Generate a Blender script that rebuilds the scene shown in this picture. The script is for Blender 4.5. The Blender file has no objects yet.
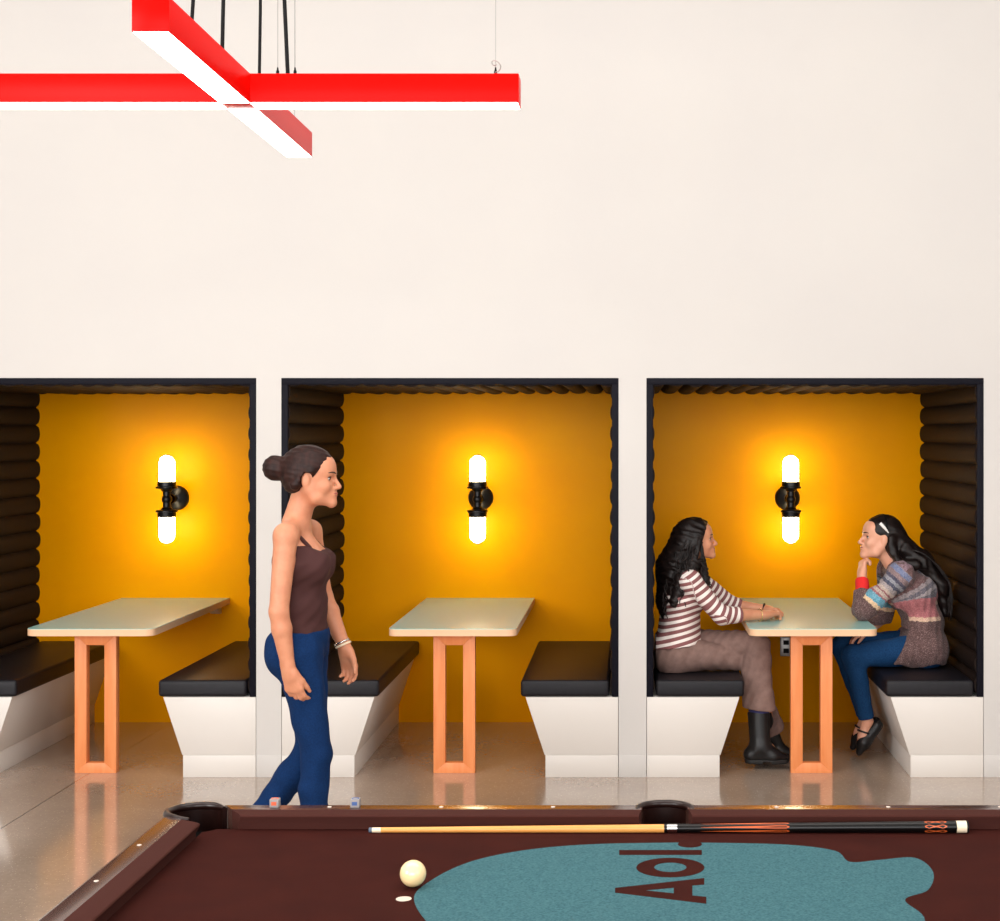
import bpy, bmesh, math, random
import numpy as np
from mathutils import Vector, Matrix
random.seed(4)
rng = np.random.default_rng(4)
SC = bpy.context.scene
COL = SC.collection
PI = math.pi

# ------------------------------------------------------------------ camera (also used to read distances off the photo)
F, CX, CY, EYE = 1530.0, 630.0, 435.0, 1.74
def P(px, py, d):
    return Vector(((px - CX) / F * d, d, EYE - (py - CY) / F * d))
cam_d = bpy.data.cameras.new('camera')
cam = bpy.data.objects.new('camera', cam_d); COL.objects.link(cam)
cam.location = (0, 0, EYE); cam.rotation_euler = (PI / 2, 0, 0)
cam_d.sensor_fit = 'HORIZONTAL'; cam_d.sensor_width = 36
cam_d.lens = F / 1000 * 36
cam_d.shift_x = -0.130; cam_d.shift_y = -0.0255
cam_d.clip_start = .05
SC.camera = cam

# ------------------------------------------------------------------ materials
def lin(c):
    r = []
    for v in c[:3]:
        v = v / 255.0
        r.append(v / 12.92 if v <= .04045 else ((v + .055) / 1.055) ** 2.4)
    return (r[0], r[1], r[2], 1)

class NT:
    def __init__(s, m):
        s.t = m.node_tree; s.n = s.t.nodes; s.l = s.t.links
    def new(s, typ, **kw):
        n = s.n.new(typ)
        for k, v in kw.items():
            setattr(n, k, v)
        return n
    def link(s, a, b): s.l.new(a, b)
    def coords(s, scale=(1, 1, 1)):
        tc = s.new('ShaderNodeTexCoord'); mp = s.new('ShaderNodeMapping')
        mp.inputs['Scale'].default_value = scale
        s.link(tc.outputs['Object'], mp.inputs['Vector'])
        return mp.outputs['Vector']
    def noise(s, scale, detail=3, vec=None, rough=.5):
        n = s.new('ShaderNodeTexNoise')
        n.inputs['Scale'].default_value = scale; n.inputs['Detail'].default_value = detail
        n.inputs['Roughness'].default_value = rough
        s.link(vec if vec is not None else s.coords(), n.inputs['Vector'])
        return n.outputs['Fac']
    def ramp(s, fac, stops, interp='LINEAR'):
        r = s.new('ShaderNodeValToRGB'); r.color_ramp.interpolation = interp
        e = r.color_ramp.elements
        while len(e) < len(stops): e.new(.5)
        while len(e) > len(stops): e.remove(e[-1])
        for k, (p, c) in enumerate(stops):
            e[k].position = p
        for k, (p, c) in enumerate(stops):
            e[k].color = lin(c) if len(c) == 3 else c
        s.link(fac, r.inputs['Fac'])
        return r.outputs['Color']
    def math(s, op, a, b=None, c=None):
        n = s.new('ShaderNodeMath', operation=op)
        for i, v in enumerate((a, b, c)):
            if v is None: continue
            if isinstance(v, (int, float)): n.inputs[i].default_value = v
            else: s.link(v, n.inputs[i])
        return n.outputs[0]
    def mix(s, fac, a, b, mode='MIX'):
        n = s.new('ShaderNodeMix', data_type='RGBA', blend_type=mode)
        if isinstance(fac, (int, float)): n.inputs['Factor'].default_value = fac
        else: s.link(fac, n.inputs['Factor'])
        for key, v in ((6, a), (7, b)):
            if isinstance(v, tuple): n.inputs[key].default_value = lin(v) if len(v) == 3 else v
            else: s.link(v, n.inputs[key])
        return n.outputs[2]
    def attr(s, name):
        n = s.new('ShaderNodeAttribute', attribute_name=name)
        return n

def mat(name, col, rough=.5, spec=.5, metal=0, var=None, bump=None, coat=0, sheen=0, stretch=(1, 1, 1), sss=0):
    """var = (scale, other colour, low, high) mottles the base colour; bump = (scale, strength)"""
    m = bpy.data.materials.new(name); m.use_nodes = True
    t = NT(m); b = t.n['Principled BSDF']
    b.inputs['Base Color'].default_value = lin(col)
    b.inputs['Roughness'].default_value = rough
    b.inputs['Specular IOR Level'].default_value = spec
    b.inputs['Metallic'].default_value = metal
    b.inputs['Coat Weight'].default_value = coat
    b.inputs['Coat Roughness'].default_value = .1
    b.inputs['Sheen Weight'].default_value = sheen
    if sss:
        b.inputs['Subsurface Weight'].default_value = sss
        b.inputs['Subsurface Radius'].default_value = (.01, .004, .002)
        b.inputs['Subsurface Scale'].default_value = 1
    if var:
        f = t.noise(var[0], 4, t.coords(stretch))
        c = t.ramp(f, [(var[2], col), (var[3], var[1])])
        t.link(c, b.inputs['Base Color'])
    if bump:
        f = t.noise(bump[0], 3, t.coords(stretch))
        bn = t.new('ShaderNodeBump'); bn.inputs['Strength'].default_value = bump[1]; bn.inputs['Distance'].default_value = .01
        t.link(f, bn.inputs['Height']); t.link(bn.outputs['Normal'], b.inputs['Normal'])
    return m

def emis(name, col, strength):
    m = bpy.data.materials.new(name); m.use_nodes = True
    b = m.node_tree.nodes['Principled BSDF']
    b.inputs['Base Color'].default_value = (.9, .9, .9, 1)
    b.inputs['Emission Color'].default_value = lin(col)
    b.inputs['Emission Strength'].default_value = strength
    return m

M = {}
M['wall'] = mat('white_wall_paint', (206, 203, 199), .6, .25, var=(1.3, (203, 200, 197), .3, .7), bump=(60, .02))
M['white'] = mat('white_bench_panel', (220, 215, 209), .38, .4)
M['ceil'] = mat('ceiling_paint', (225, 225, 225), .8)
M['orange'] = mat('amber_wall_paint', (250, 166, 0), .26, .03, var=(2.2, (248, 160, 0), .3, .7), bump=(90, .03))
M['lining'] = mat('charcoal_upholstery', (36, 26, 22), .7, .12, var=(160, (27, 20, 18), .35, .65), bump=(220, .12))
M['edge'] = mat('navy_edge_binding', (9, 8, 20), .6, .15, bump=(200, .05))
M['cushion'] = mat('black_seat_vinyl', (22, 20, 26), .45, .3, var=(30, (18, 17, 22), .35, .65), bump=(140, .08))
M['laminate'] = mat('pale_green_laminate', (158, 208, 204), .22, .2)
M['legwood'] = mat('beech_wood', (240, 152, 96), .42, .4, var=(9, (232, 138, 80), .3, .7), stretch=(6, 6, .5))
M['iron'] = mat('black_cast_iron', (26, 24, 25), .36, .5, metal=.4)
M['bulb'] = emis('lit_frosted_glass', (255, 232, 186), 23)
M['steel'] = mat('brushed_steel', (170, 168, 165), .35, .5, metal=.9)
M['chrome'] = mat('polished_chrome', (215, 215, 215), .12, .5, metal=1)
M['red'] = mat('red_gloss_lacquer', (226, 7, 2), .32, .06)
M['tube'] = emis('lit_opal_diffuser', (255, 250, 242), 6)
M['black'] = mat('black_rubber', (7, 7, 9), .6, .2)
M['railwood'] = mat('walnut_rail_lacquer', (84, 56, 48), .2, .5, var=(8, (72, 46, 40), .3, .7), stretch=(2, 2, 10), coat=.3)
M['railcloth'] = mat('brown_cushion_cloth', (68, 36, 31), .85, .08, bump=(500, .1))
M['cloth'] = mat('brown_table_cloth', (60, 25, 20), .9, .05, var=(9, (53, 22, 18), .3, .7), bump=(600, .12))
M['print'] = mat('blue_printed_dye', (50, 88, 97), .9, .06, var=(200, (76, 116, 122), .3, .7), bump=(600, .12))
M['leather'] = mat('dark_brown_pocket_leather', (30, 13, 10), .28, .4)
M['hole'] = mat('black_pocket_net', (8, 7, 7), .8)
M['pearl'] = mat('mother_of_pearl', (228, 214, 198), .25)
M['cabinet'] = mat('dark_walnut', (60, 38, 32), .35, var=(6, (48, 30, 26), .3, .7), stretch=(1, 1, 8))
M['ball'] = mat('ivory_ball', (250, 222, 170), .12, .5, coat=.5, var=(14, (244, 208, 146), .4, .7))
M['maple'] = mat('maple_shaft', (232, 164, 86), .3, .5, var=(7, (222, 150, 74), .3, .7), stretch=(1, 8, 8))
M['ivory'] = mat('ivory_collar', (238, 220, 190), .3)
M['ebony'] = mat('black_lacquered_butt', (7, 6, 6), .3, .3)
M['inlay'] = mat('orange_wood_inlay', (205, 92, 42), .3)
M['cuetip'] = mat('blue_leather_tip', (88, 100, 118), .8)
M['chalkpaper'] = mat('grey_chalk_label', (150, 144, 142), .7)
M['chalkblue'] = mat('blue_chalk', (70, 96, 150), .95)
M['chalkred'] = mat('orange_chalk_print', (220, 96, 60), .7)

def plywood():
    m = mat('birch_ply_edge', (238, 196, 156), .45); t = NT(m)
    w = t.new('ShaderNodeTexWave'); w.bands_direction = 'Z'
    w.inputs['Scale'].default_value = 60; w.inputs['Distortion'].default_value = 1
    t.link(t.coords(), w.inputs['Vector'])
    t.link(t.ramp(w.outputs['Fac'], [(.2, (242, 205, 168)), (.8, (226, 176, 134))]), t.n['Principled BSDF'].inputs['Base Color'])
    return m
M['ply'] = plywood()

def concrete():
    m = mat('polished_concrete', (150, 130, 115), .2, 1.0); t = NT(m); b = t.n['Principled BSDF']
    v = t.coords()
    big = t.ramp(t.noise(1.1, 5, v, .6), [(.3, (166, 147, 130)), (.7, (190, 171, 153))])
    fine = t.noise(45, 4, v, .7)
    c = t.mix(t.math('MULTIPLY', fine, .6), big, (128, 108, 94))
    vo = t.new('ShaderNodeTexVoronoi'); vo.inputs['Scale'].default_value = 85
    t.link(v, vo.inputs['Vector'])
    sp = t.math('LESS_THAN', vo.outputs['Distance'], .2)
    rnd = t.new('ShaderNodeSeparateColor'); t.link(vo.outputs['Color'], rnd.inputs[0])
    sp = t.math('MULTIPLY', sp, t.math('GREATER_THAN', rnd.outputs[0], .62))
    c = t.mix(t.math('MULTIPLY', sp, .75), c, (226, 210, 188))
    sx = t.new('ShaderNodeSeparateXYZ'); t.link(v, sx.inputs[0])
    jx = t.math('ABSOLUTE', t.math('SUBTRACT', t.math('FRACT', t.math('DIVIDE', t.math('ADD', sx.outputs[0], 2.785 + 6.1), 6.1)), .0))
    c = t.mix(t.math('MULTIPLY', t.math('LESS_THAN', jx, .0012), .8), c, (70, 58, 50))
    t.link(c, b.inputs['Base Color'])
    t.link(t.math('MULTIPLY_ADD', t.noise(3, 4, v), .10, .09), b.inputs['Roughness'])
    b.inputs['Coat Weight'].default_value = .5; b.inputs['Coat Roughness'].default_value = .11
    return m
M['floor'] = concrete()

# ------------------------------------------------------------------ object helpers
ORG = {}
def org(o): return ORG.get(o.name, Vector((0, 0, 0))) if o else Vector((0, 0, 0))

def tag(o, label=None, cat=None, group=None, kind=None):
    if label: o['label'] = label
    if cat: o['category'] = cat
    if group: o['group'] = group
    if kind: o['kind'] = kind
    return o

def thing(name, label, cat, loc, group=None):
    o = bpy.data.objects.new(name, None); COL.objects.link(o)
    o.empty_display_size = .05
    o.location = loc; ORG[o.name] = Vector(loc)
    return tag(o, label, cat, group)

def finish(me, name, m, parent, sharp=None, label=None):
    """mesh in world coordinates -> ONE object, parented with its origin on the parent's origin"""
    g = org(parent)
    me.transform(Matrix.Translation(-g))
    o = bpy.data.objects.new(name, me); COL.objects.link(o)
    me.materials.append(m)
    if parent: o.parent = parent
    ORG[o.name] = g
    me.polygons.foreach_set('use_smooth', [True] * len(me.polygons))
    if sharp is not None:
        me.set_sharp_from_angle(angle=math.radians(sharp))
    if label: o['label'] = label
    return o

class MB:
    def __init__(s): s.bm = bmesh.new()
    def box(s, x0, x1, y0, y1, z0, z1, bev=0, seg=2):
        t = bmesh.new()
        r = bmesh.ops.create_cube(t, size=1)
        for v in t.verts:
            v.co = Vector(((x0 + x1) / 2 + v.co.x * (x1 - x0), (y0 + y1) / 2 + v.co.y * (y1 - y0), (z0 + z1) / 2 + v.co.z * (z1 - z0)))
        if bev: bmesh.ops.bevel(t, geom=list(t.edges), offset=bev, segments=seg, affect='EDGES', profile=.5)
        s.merge(t); return s
    def merge(s, t):
        me = bpy.data.meshes.new('tmp'); t.to_mesh(me); t.free(); s.bm.from_mesh(me); bpy.data.meshes.remove(me)
    def prism(s, pts, axis, a, b, bev=0):
        """polygon pts (2-D) extruded along axis from a to b; 2-D axes are the other two in xyz order"""
        t = bmesh.new()
        def co(p, h):
            if axis == 'x': return (h, p[0], p[1])
            if axis == 'y': return (p[0], h, p[1])
            return (p[0], p[1], h)
        A = [t.verts.new(co(p, a)) for p in pts]; B = [t.verts.new(co(p, b)) for p in pts]
        t.faces.new(A); t.faces.new(B[::-1])
        n = len(pts)
        for i in range(n):
            t.faces.new((A[i], B[i], B[(i + 1) % n], A[(i + 1) % n]))
        bmesh.ops.recalc_face_normals(t, faces=t.faces)
        if bev: bmesh.ops.bevel(t, geom=list(t.edges), offset=bev, segments=2, affect='EDGES', profile=.5)
        s.merge(t); return s
    def tube(s, pts, r, n=8, close=False):
        pts = [Vector(p) for p in pts]
        rs = r if isinstance(r, (list, tuple)) else [r] * len(pts)
        t = s.bm; rings = []
        up = Vector((.123, .37, .92)).normalized()
        for i, p in enumerate(pts):
            if close: d = pts[(i + 1) % len(pts)] - pts[i - 1]
            else: d = pts[min(i + 1, len(pts) - 1)] - pts[max(i - 1, 0)]
            d.normalize()
            u = (up - d * up.dot(d)).normalized(); up = u; w = d.cross(u)
            rings.append([t.verts.new(p + (u * math.cos(2 * PI * k / n) + w * math.sin(2 * PI * k / n)) * rs[i]) for k in range(n)])
        m = len(rings)
        for i in range(m if close else m - 1):
            A, B = rings[i], rings[(i + 1) % m]
            for k in range(n): t.faces.new((A[k], A[(k + 1) % n], B[(k + 1) % n], B[k]))
        if not close:
            t.faces.new(rings[0][::-1]); t.faces.new(rings[-1])
        return s
    def lathe(s, prof, c, axis='z', n=24, arc=None):
        """prof: list of (radius, height along axis); c: centre"""
        c = Vector(c); t = s.bm; rings = []
        def co(r, h, a):
            x, y = r * math.cos(a), r * math.sin(a)
            if axis == 'z': return c + Vector((x, y, h))
            if axis == 'y': return c + Vector((x, h, y))
            return c + Vector((h, x, y))
        for r, h in prof:
            if r < 1e-6: rings.append([t.verts.new(co(0, h, 0))])
            else: rings.append([t.verts.new(co(r, h, 2 * PI * k / n)) for k in range(n)])
        for A, B in zip(rings, rings[1:]):
            for k in range(n):
                a = [A[k % len(A)], A[(k + 1) % len(A)]] if len(A) > 1 else [A[0]]
                b = [B[(k + 1) % len(B)], B[k % len(B)]] if len(B) > 1 else [B[0]]
                f = a + b
                if len(f) >= 3: t.faces.new(f)
        for R in (rings[0], rings[-1]):
            if len(R) > 1: t.faces.new(R)
        return s
    def poly(s, pts):
        s.bm.faces.new([s.bm.verts.new(p) for p in pts]); return s
    def ball(s, c, r, n=12):
        t = bmesh.new(); bmesh.ops.create_uvsphere(t, u_segments=n * 2, v_segments=n, radius=1)
        rr = r if isinstance(r, (tuple, list)) else (r, r, r)
        for v in t.verts: v.co = Vector((c[0] + v.co.x * rr[0], c[1] + v.co.y * rr[1], c[2] + v.co.z * rr[2]))
        s.merge(t); return s
    def build(s, name, m, parent=None, sharp=35, label=None):
        bmesh.ops.recalc_face_normals(s.bm, faces=s.bm.faces)
        me = bpy.data.meshes.new(name); s.bm.to_mesh(me); s.bm.free()
        return finish(me, name, m, parent, sharp, label)

def structure(o): o['kind'] = 'structure'; return o

def copy_tree(o, parent=None):
    c = o.copy(); COL.objects.link(c); c.parent = parent
    for ch in list(o.children): copy_tree(ch, c)
    return c

# ------------------------------------------------------------------ the setting
YW = 7.78                    # face of the white wall
YB = 9.27                    # amber back of the alcoves
HALF = .8575                 # half width of an alcove opening
TOP = 2.03
CEN = [-2.758, -.9155, .941]
XL, XR, CEIL = -6.5, 6.0, 5.3

structure(MB().box(XL, XR, -4.5, YB + .1, -.1, 0).build('floor', M['floor']))
structure(MB().box(XL, XR, -4.5, YB + .1, CEIL, CEIL + .1).build('ceiling', M['ceil']))
structure(MB().box(XL - .1, XL, -4.5, YB + .1, 0, CEIL).build('wall_left', M['wall']))
structure(MB().box(XR, XR + .1, -4.5, YB + .1, 0, CEIL).build('wall_right', M['wall']))
xs = [XL]
for c in CEN: xs += [c - HALF, c + HALF]
xs.append(XR)
wb = bmesh.new()
def grid_wall(bm, xs, zs, solid, y0, y1):
    vs = {}
    def v(x, z):
        if (x, z) not in vs: vs[(x, z)] = bm.verts.new((x, y0, z))
        return vs[(x, z)]
    fs = []
    for i in range(len(xs) - 1):
        for j in range(len(zs) - 1):
            if solid(i, j):
                fs.append(bm.faces.new((v(xs[i], zs[j]), v(xs[i + 1], zs[j]), v(xs[i + 1], zs[j + 1]), v(xs[i], zs[j + 1]))))
    r = bmesh.ops.extrude_face_region(bm, geom=fs)
    for e in r['geom']:
        if isinstance(e, bmesh.types.BMVert): e.co.y = y1
    bmesh.ops.recalc_face_normals(bm, faces=bm.faces)
grid_wall(wb, xs, [0, TOP, CEIL], lambda i, j: j == 1 or i % 2 == 0, YW, YW + .04)
t = MB(); t.bm.free(); t.bm = wb
structure(t.build('wall_back', M['wall']))
for i, c in enumerate(CEN):
    o = structure(MB().box(c - HALF - .06, c + HALF + .06, YB, YB + .06, 0, TOP + .06).build('wall_alcove', M['orange']))
# skirting under each pier: one thin board at the foot of the wall
for i in range(4):
    a, b = xs[2 * i], xs[2 * i + 1]
    structure(MB().box(a + .001, b - .001, YW - .002, YW, 0, .112, .0012).build('baseboard_back', M['wall']))

# ------------------------------------------------------------------ alcove: padded lining, benches, table, sconce
def rolls(a, b, pitch, trough, proud, seg=8):
    n = max(1, round((b - a) / pitch)); p = (b - a) / n; out = []
    for i in range(n):
        j = proud * (1 + random.uniform(-.06, .06))
        for k in range(seg):
            u = -1 + 2 * k / seg
            out.append((a + p * (i + (u + 1) / 2), trough + (j - trough) * math.sqrt(max(0, 1 - u * u))))
    out.append((b, trough))
    return out

BO = ['in the open-sided booth at the far left', 'in the empty booth beside the walking woman', 'in the booth where two women sit']
CEN2 = CEN[1]
Y0 = YW + .012
lining = thing('padded_lining', '', 'upholstered lining', (CEN2, YW, .41), 'padded alcove linings')
for sgn in (-1, 1):
    e = CEN2 + sgn * HALF
    prof = [(e - sgn * d, z) for z, d in rolls(.412, TOP - .0165, .107, .016, .043)]
    pts = [(e, .412)] + prof + [(e, TOP - .0165)]
    m = MB().prism(pts, 'y', Y0, YB - .002)
    m.build('side_panel', M['lining'], lining, 40)
prof = [(x, TOP - d) for x, d in rolls(CEN2 - HALF + .002, CEN2 + HALF - .002, .1, .016, .043)]
MB().prism([(CEN2 - HALF + .002, TOP)] + prof + [(CEN2 + HALF - .002, TOP)], 'y', Y0, YB - .002).build('ceiling_panel', M['lining'], lining, 40)
fr = MB(); w = .034
fr.box(CEN2 - HALF, CEN2 + HALF, YW - .003, Y0 + .006, TOP - w, TOP, .003)
fr.box(CEN2 - HALF, CEN2 - HALF + w, YW - .003, Y0 + .006, .409, TOP - w + .002, .003)
fr.box(CEN2 + HALF - w, CEN2 + HALF, YW - .003, Y0 + .006, .409, TOP - w + .002, .003)
fr.build('edge_frame', M['edge'], lining)

def bench(sgn, label):
    e = CEN2 + sgn * HALF
    root = thing('bench', label, 'bench', (e, YW, 0), 'built-in booth benches')
    f = lambda d: e - sgn * d
    g = .0025
    MB().prism([(f(g), .1128), (f(.3765), .1128), (f(.473), .407), (f(g), .407)], 'y', YW, YB - .002, .0012).build('body', M['white'], root)
    MB().prism([(f(g), 0), (f(.372), 0), (f(.372), .112), (f(g), .112)], 'y', YW - .002, YB - .002, .0012).build('plinth', M['white'], root)
    x0, x1 = sorted((f(.049), f(.498)))
    MB().box(x0, x1, YW - .006, YB - .004, .409, .494, .017, 4).build('seat_cushion', M['cushion'], root, 60)
    return root
benL = bench(-1, ''); benR = bench(1, '')

# table
TC = -.905
tab = thing('booth_table', '', 'table', (TC, YW + .1, 0), 'pale laminate booth tables')
hw = .3275; r = .05
def outline(inset=0):
    p = [(TC + hw - inset, YB - .003), (TC - hw + inset, YB - .003)]
    for a0, cx in ((180, TC - hw + r), (270, TC + hw - r)):
        for k in range(7):
            a = math.radians(a0 + 15 * k)
            p.append((cx + (r - inset) * math.cos(a), YW + .0 + r + (r - inset) * math.sin(a)))
    return p
top = MB().prism(outline(0), 'z', .717, .7505).build('tabletop', M['ply'], tab, 40)
MB().prism(outline(.0012), 'z', .7505, .7535).build('laminate_surface', M['laminate'], top, 40, label='pale green laminate surface')
ly0, ly1 = YW + .095, YW + .145
lg = MB()
lo, li = .107, .046
lg.prism([(TC - lo, 0), (TC - li, .052), (TC - li, .658), (TC - lo, .716)], 'y', ly0, ly1, .0015)
lg.prism([(TC + lo, 0), (TC + lo, .716), (TC + li, .658), (TC + li, .052)], 'y', ly0, ly1, .0015)
lg.prism([(TC - lo, 0), (TC + lo, 0), (TC + li, .052), (TC - li, .052)], 'y', ly0, ly1, .0015)
lg.prism([(TC - lo, .716), (TC - li, .658), (TC + li, .658), (TC + lo, .716)], 'y', ly0, ly1, .0015)
lg.build('leg_frame', M['legwood'], tab)
for s in (-1, 1):
    x = TC + s * .25
    MB().prism([(YB - .003, .716), (YB - .14, .716), (YB - .13, .695), (YB - .03, .66), (YB - .003, .66)], 'x', x - .03, x + .03, .003).build('wall_bracket', M['white'], tab)

# sconce
SX = CEN2 + .012; SZ = 1.359; SY = YB - .2
sc = thing('wall_sconce', '', 'wall lamp', (SX, YB, SZ), 'twin-bulb wall sconces')
MB().lathe([(0, -.045), (.022, -.044), (.034, -.038), (.05, -.03), (.066, -.022), (.074, -.014), (.076, -.004), (.076, 0)], (SX, YB - .0005, SZ), 'y', 32).build('back_plate', M['iron'], sc, 50)
a = MB()
a.tube([(SX, YB - .03, SZ), (SX, SY, SZ)], .02, 12)
a.ball((SX, SY, SZ), .03, 10)
a.tube([(SX, SY, SZ - .055), (SX, SY, SZ + .055)], .023, 14)
for s in (-1, 1):
    a.lathe([(.03, SY - YB + .06), (.03, SY - YB + .085)], (SX, YB, SZ), 'y', 16)
a.build('arm_junction', M['iron'], sc, 50)
for s in (-1, 1):
    bz = SZ + s * .0
    so = MB().lathe([(.024, s * .045), (.030, s * .05), (.034, s * .06), (.060, s * .064), (.062, s * .068), (.062, s * .074), (.055, s * .078), (.053, s * .104), (.050, s * .106)], (SX, SY, SZ), 'z', 28)
    for k in range(4):
        an = PI / 4 + k * PI / 2
        so.tube([(SX + .058 * math.cos(an), SY + .058 * math.sin(an), SZ + s * .071), (SX + .070 * math.cos(an), SY + .070 * math.sin(an), SZ + s * .071)], .006, 8)
    so = so.build('socket', M['iron'], sc, 40)
    prof = [(.0, s * .1)] + [(.046, s * .1)] + [(.047, s * (.105 + .02 * k)) for k in range(6)]
    for k in range(1, 9):
        th = k / 8 * PI / 2
        prof.append((.047 * math.cos(th) if k < 8 else 0, s * (.215 + .044 * math.sin(th))))
    MB().lathe(prof, (SX, SY, SZ), 'z', 28).build('glass_globe', M['bulb'], sc, 60)
    cg = MB()
    for k in range(4):
        an = PI / 4 + k * PI / 2
        pts = [(.052, .10), (.052, .215)] + [(.052 * math.cos(q * PI / 12), .215 + .05 * math.sin(q * PI / 12)) for q in range(1, 7)]
        cg.tube([(SX + q * math.cos(an), SY + q * math.sin(an), SZ + s * h) for q, h in pts], .0018, 6)
    for h in (.125, .155, .185, .213):
        cg.tube([(SX + .052 * math.cos(q * PI / 16), SY + .052 * math.sin(q * PI / 16), SZ + s * h) for q in range(32)], .0016, 6, close=True)
    cg.build('guard_cage', M['iron'], sc, 60)

# copies for the other two alcoves
LB = [
    {'lining': 'dark ribbed padded lining of the left booth, cut off by the picture edge',
     'benL': 'white built-in bench with black cushion, left bench of the leftmost booth, partly cut off',
     'benR': 'white built-in bench with black cushion on the right of the leftmost booth, nobody on it',
     'tab': 'pale green table with orange wooden leg frame in the leftmost booth',
     'sc': 'black two-bulb wall sconce above the table in the leftmost booth'},
    {'lining': 'dark ribbed padded lining of the empty middle booth',
     'benL': 'white bench with black cushion that the walking woman passes in front of, middle booth',
     'benR': 'empty white bench with black cushion on the right side of the middle booth',
     'tab': 'empty pale green table with orange wooden leg frame in the middle booth',
     'sc': 'black two-bulb wall sconce above the table in the middle booth'},
    {'lining': 'dark ribbed padded lining of the booth with two seated women',
     'benL': 'white bench with black cushion under the woman in the striped top',
     'benR': 'white bench with black cushion under the woman in the patterned cardigan',
     'tab': 'pale green table with orange wooden leg frame between the two seated women',
     'sc': 'black two-bulb wall sconce between the heads of the two seated women'}]
TCX = [-2.752, -.905, .935]
for key, o in (('lining', lining), ('benL', benL), ('benR', benR), ('tab', tab), ('sc', sc)):
    base = o.location.x
    for i in (0, 2):
        c = copy_tree(o)
        c.location.x = base + (TCX[i] - TC if key == 'tab' else CEN[i] - CEN2)
        c['label'] = LB[i][key]
    o['label'] = LB[1][key]

# wall outlet under the right-hand table
ox, oz = (786 - CX) / 165.05, EYE - (646.5 - CY) / 165.05
ol = thing('wall_outlet', 'steel electrical outlet on amber wall under the table of the seated women', 'wall outlet', (ox, YB, oz))
MB().box(ox - .036, ox + .036, YB - .008, YB - .0005, oz - .058, oz + .058, .003).build('cover_plate', M['steel'], ol)
for s in (-1, 1):
    MB().box(ox - .017, ox + .017, YB - .011, YB - .007, oz + s * .025 - .014, oz + s * .025 + .014, .004).build('socket_face', M['black'], ol)

# ------------------------------------------------------------------ pendant cross lamp
px, py, pz, ph, pw, pa = -1.218, 4.76, 2.764, .09, .0475, .875
pen = thing('pendant_lamp', 'red cross-shaped pendant lamp with glowing white underside hanging near the ceiling', 'pendant lamp', (px, py, pz))
cross = [(px - pw, py - pa), (px + pw, py - pa), (px + pw, py - pw), (px + pa, py - pw), (px + pa, py + pw), (px + pw, py + pw),
         (px + pw, py + pa), (px - pw, py + pa), (px - pw, py + pw), (px - pa, py + pw), (px - pa, py - pw), (px - pw, py - pw)]
MB().prism(cross, 'z', pz + .001, pz + ph, .0012).build('housing', M['red'], pen, 30)
q = .0445
for (x0, x1, y0, y1) in ((px - q, px + q, py - pa + .003, py - pw), (px - q, px + q, py + pw, py + pa - .003),
                         (px - pa + .003, px - pw, py - q, py + q), (px + pw, px + pa - .003, py - q, py + q)):
    MB().box(x0, x1, y0, y1, pz - .002, pz + .004).build('diffuser', M['tube'], pen)
def cable(name, p0, p1, r, m, sag=0, n=10):
    p0, p1 = Vector(p0), Vector(p1)
    pts = []
    for k in range(n + 1):
        u = k / n; p = p0.lerp(p1, u); p.x += sag * math.sin(u * PI * 2.2) * (1 - u * .6)
        pts.append(p)
    return MB().tube(pts, r, 8).build(name, m, pen, 60)
zt = pz + ph
cable('power_cord', (px + .036, py - .633, zt), (px + .09, py - .6, CEIL - .002), .0052, M['black'], .015)
cable('power_cord', (px + .032, py - .31, zt), (px + .035, py - .3, CEIL - .002), .0058, M['black'], .008)
cable('power_cord', (px + .028, py + .15, zt), (px + .02, py + .14, CEIL - .002), .0052, M['black'], .008)
cable('power_cord', (px + .158, py - .02, zt), (px - .08, py + .02, CEIL - .002), .0062, M['black'], .02)
for (wx, wy) in ((.122, 0), (.176, 0), (pa - .075, 0), (-pa + .075, 0), (0, -pa + .08), (0, pa - .08)):
    cable('suspension_wire', (px + wx, py + wy, zt), (px + wx, py + wy, CEIL - .002), .0013, M['steel'])
    MB().lathe([(.005, 0), (.005, .018), (.003, .022), (.0022, .03)], (px + wx, py + wy, zt - .0005), 'z', 12).build('cable_grip', M['black'], pen)
lp = [Vector((px + pa - .075 + .02 * math.sin(k * PI / 6) * (1 - k / 20), py - .01, zt + .012 + .026 * (1 - math.cos(k * PI / 6)) / 2 + .0018 * k)) for k in range(14)]
MB().tube(lp, .0018, 6).build('loose_wire_end', M['steel'], pen, 60)

# ------------------------------------------------------------------ pool table
TX, TY, HL, HWD = .088, 3.225, 1.13, .56
ZR, ZC = .80, .762
pool = thing('pool_table', 'dark walnut pool table with brown cloth in the foreground', 'pool table', (TX, TY, 0))
def T2(x, y): return (TX + x, TY + y)
# pockets: (x, y, radius)
co_ = .042
POC = [(-HL - co_, HWD + co_, .066), (HL + co_, HWD + co_, .066), (-HL - co_, -HWD - co_, .066), (HL + co_, -HWD - co_, .066), (0, HWD + .062, .066), (0, -HWD - .062, .066)]
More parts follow.
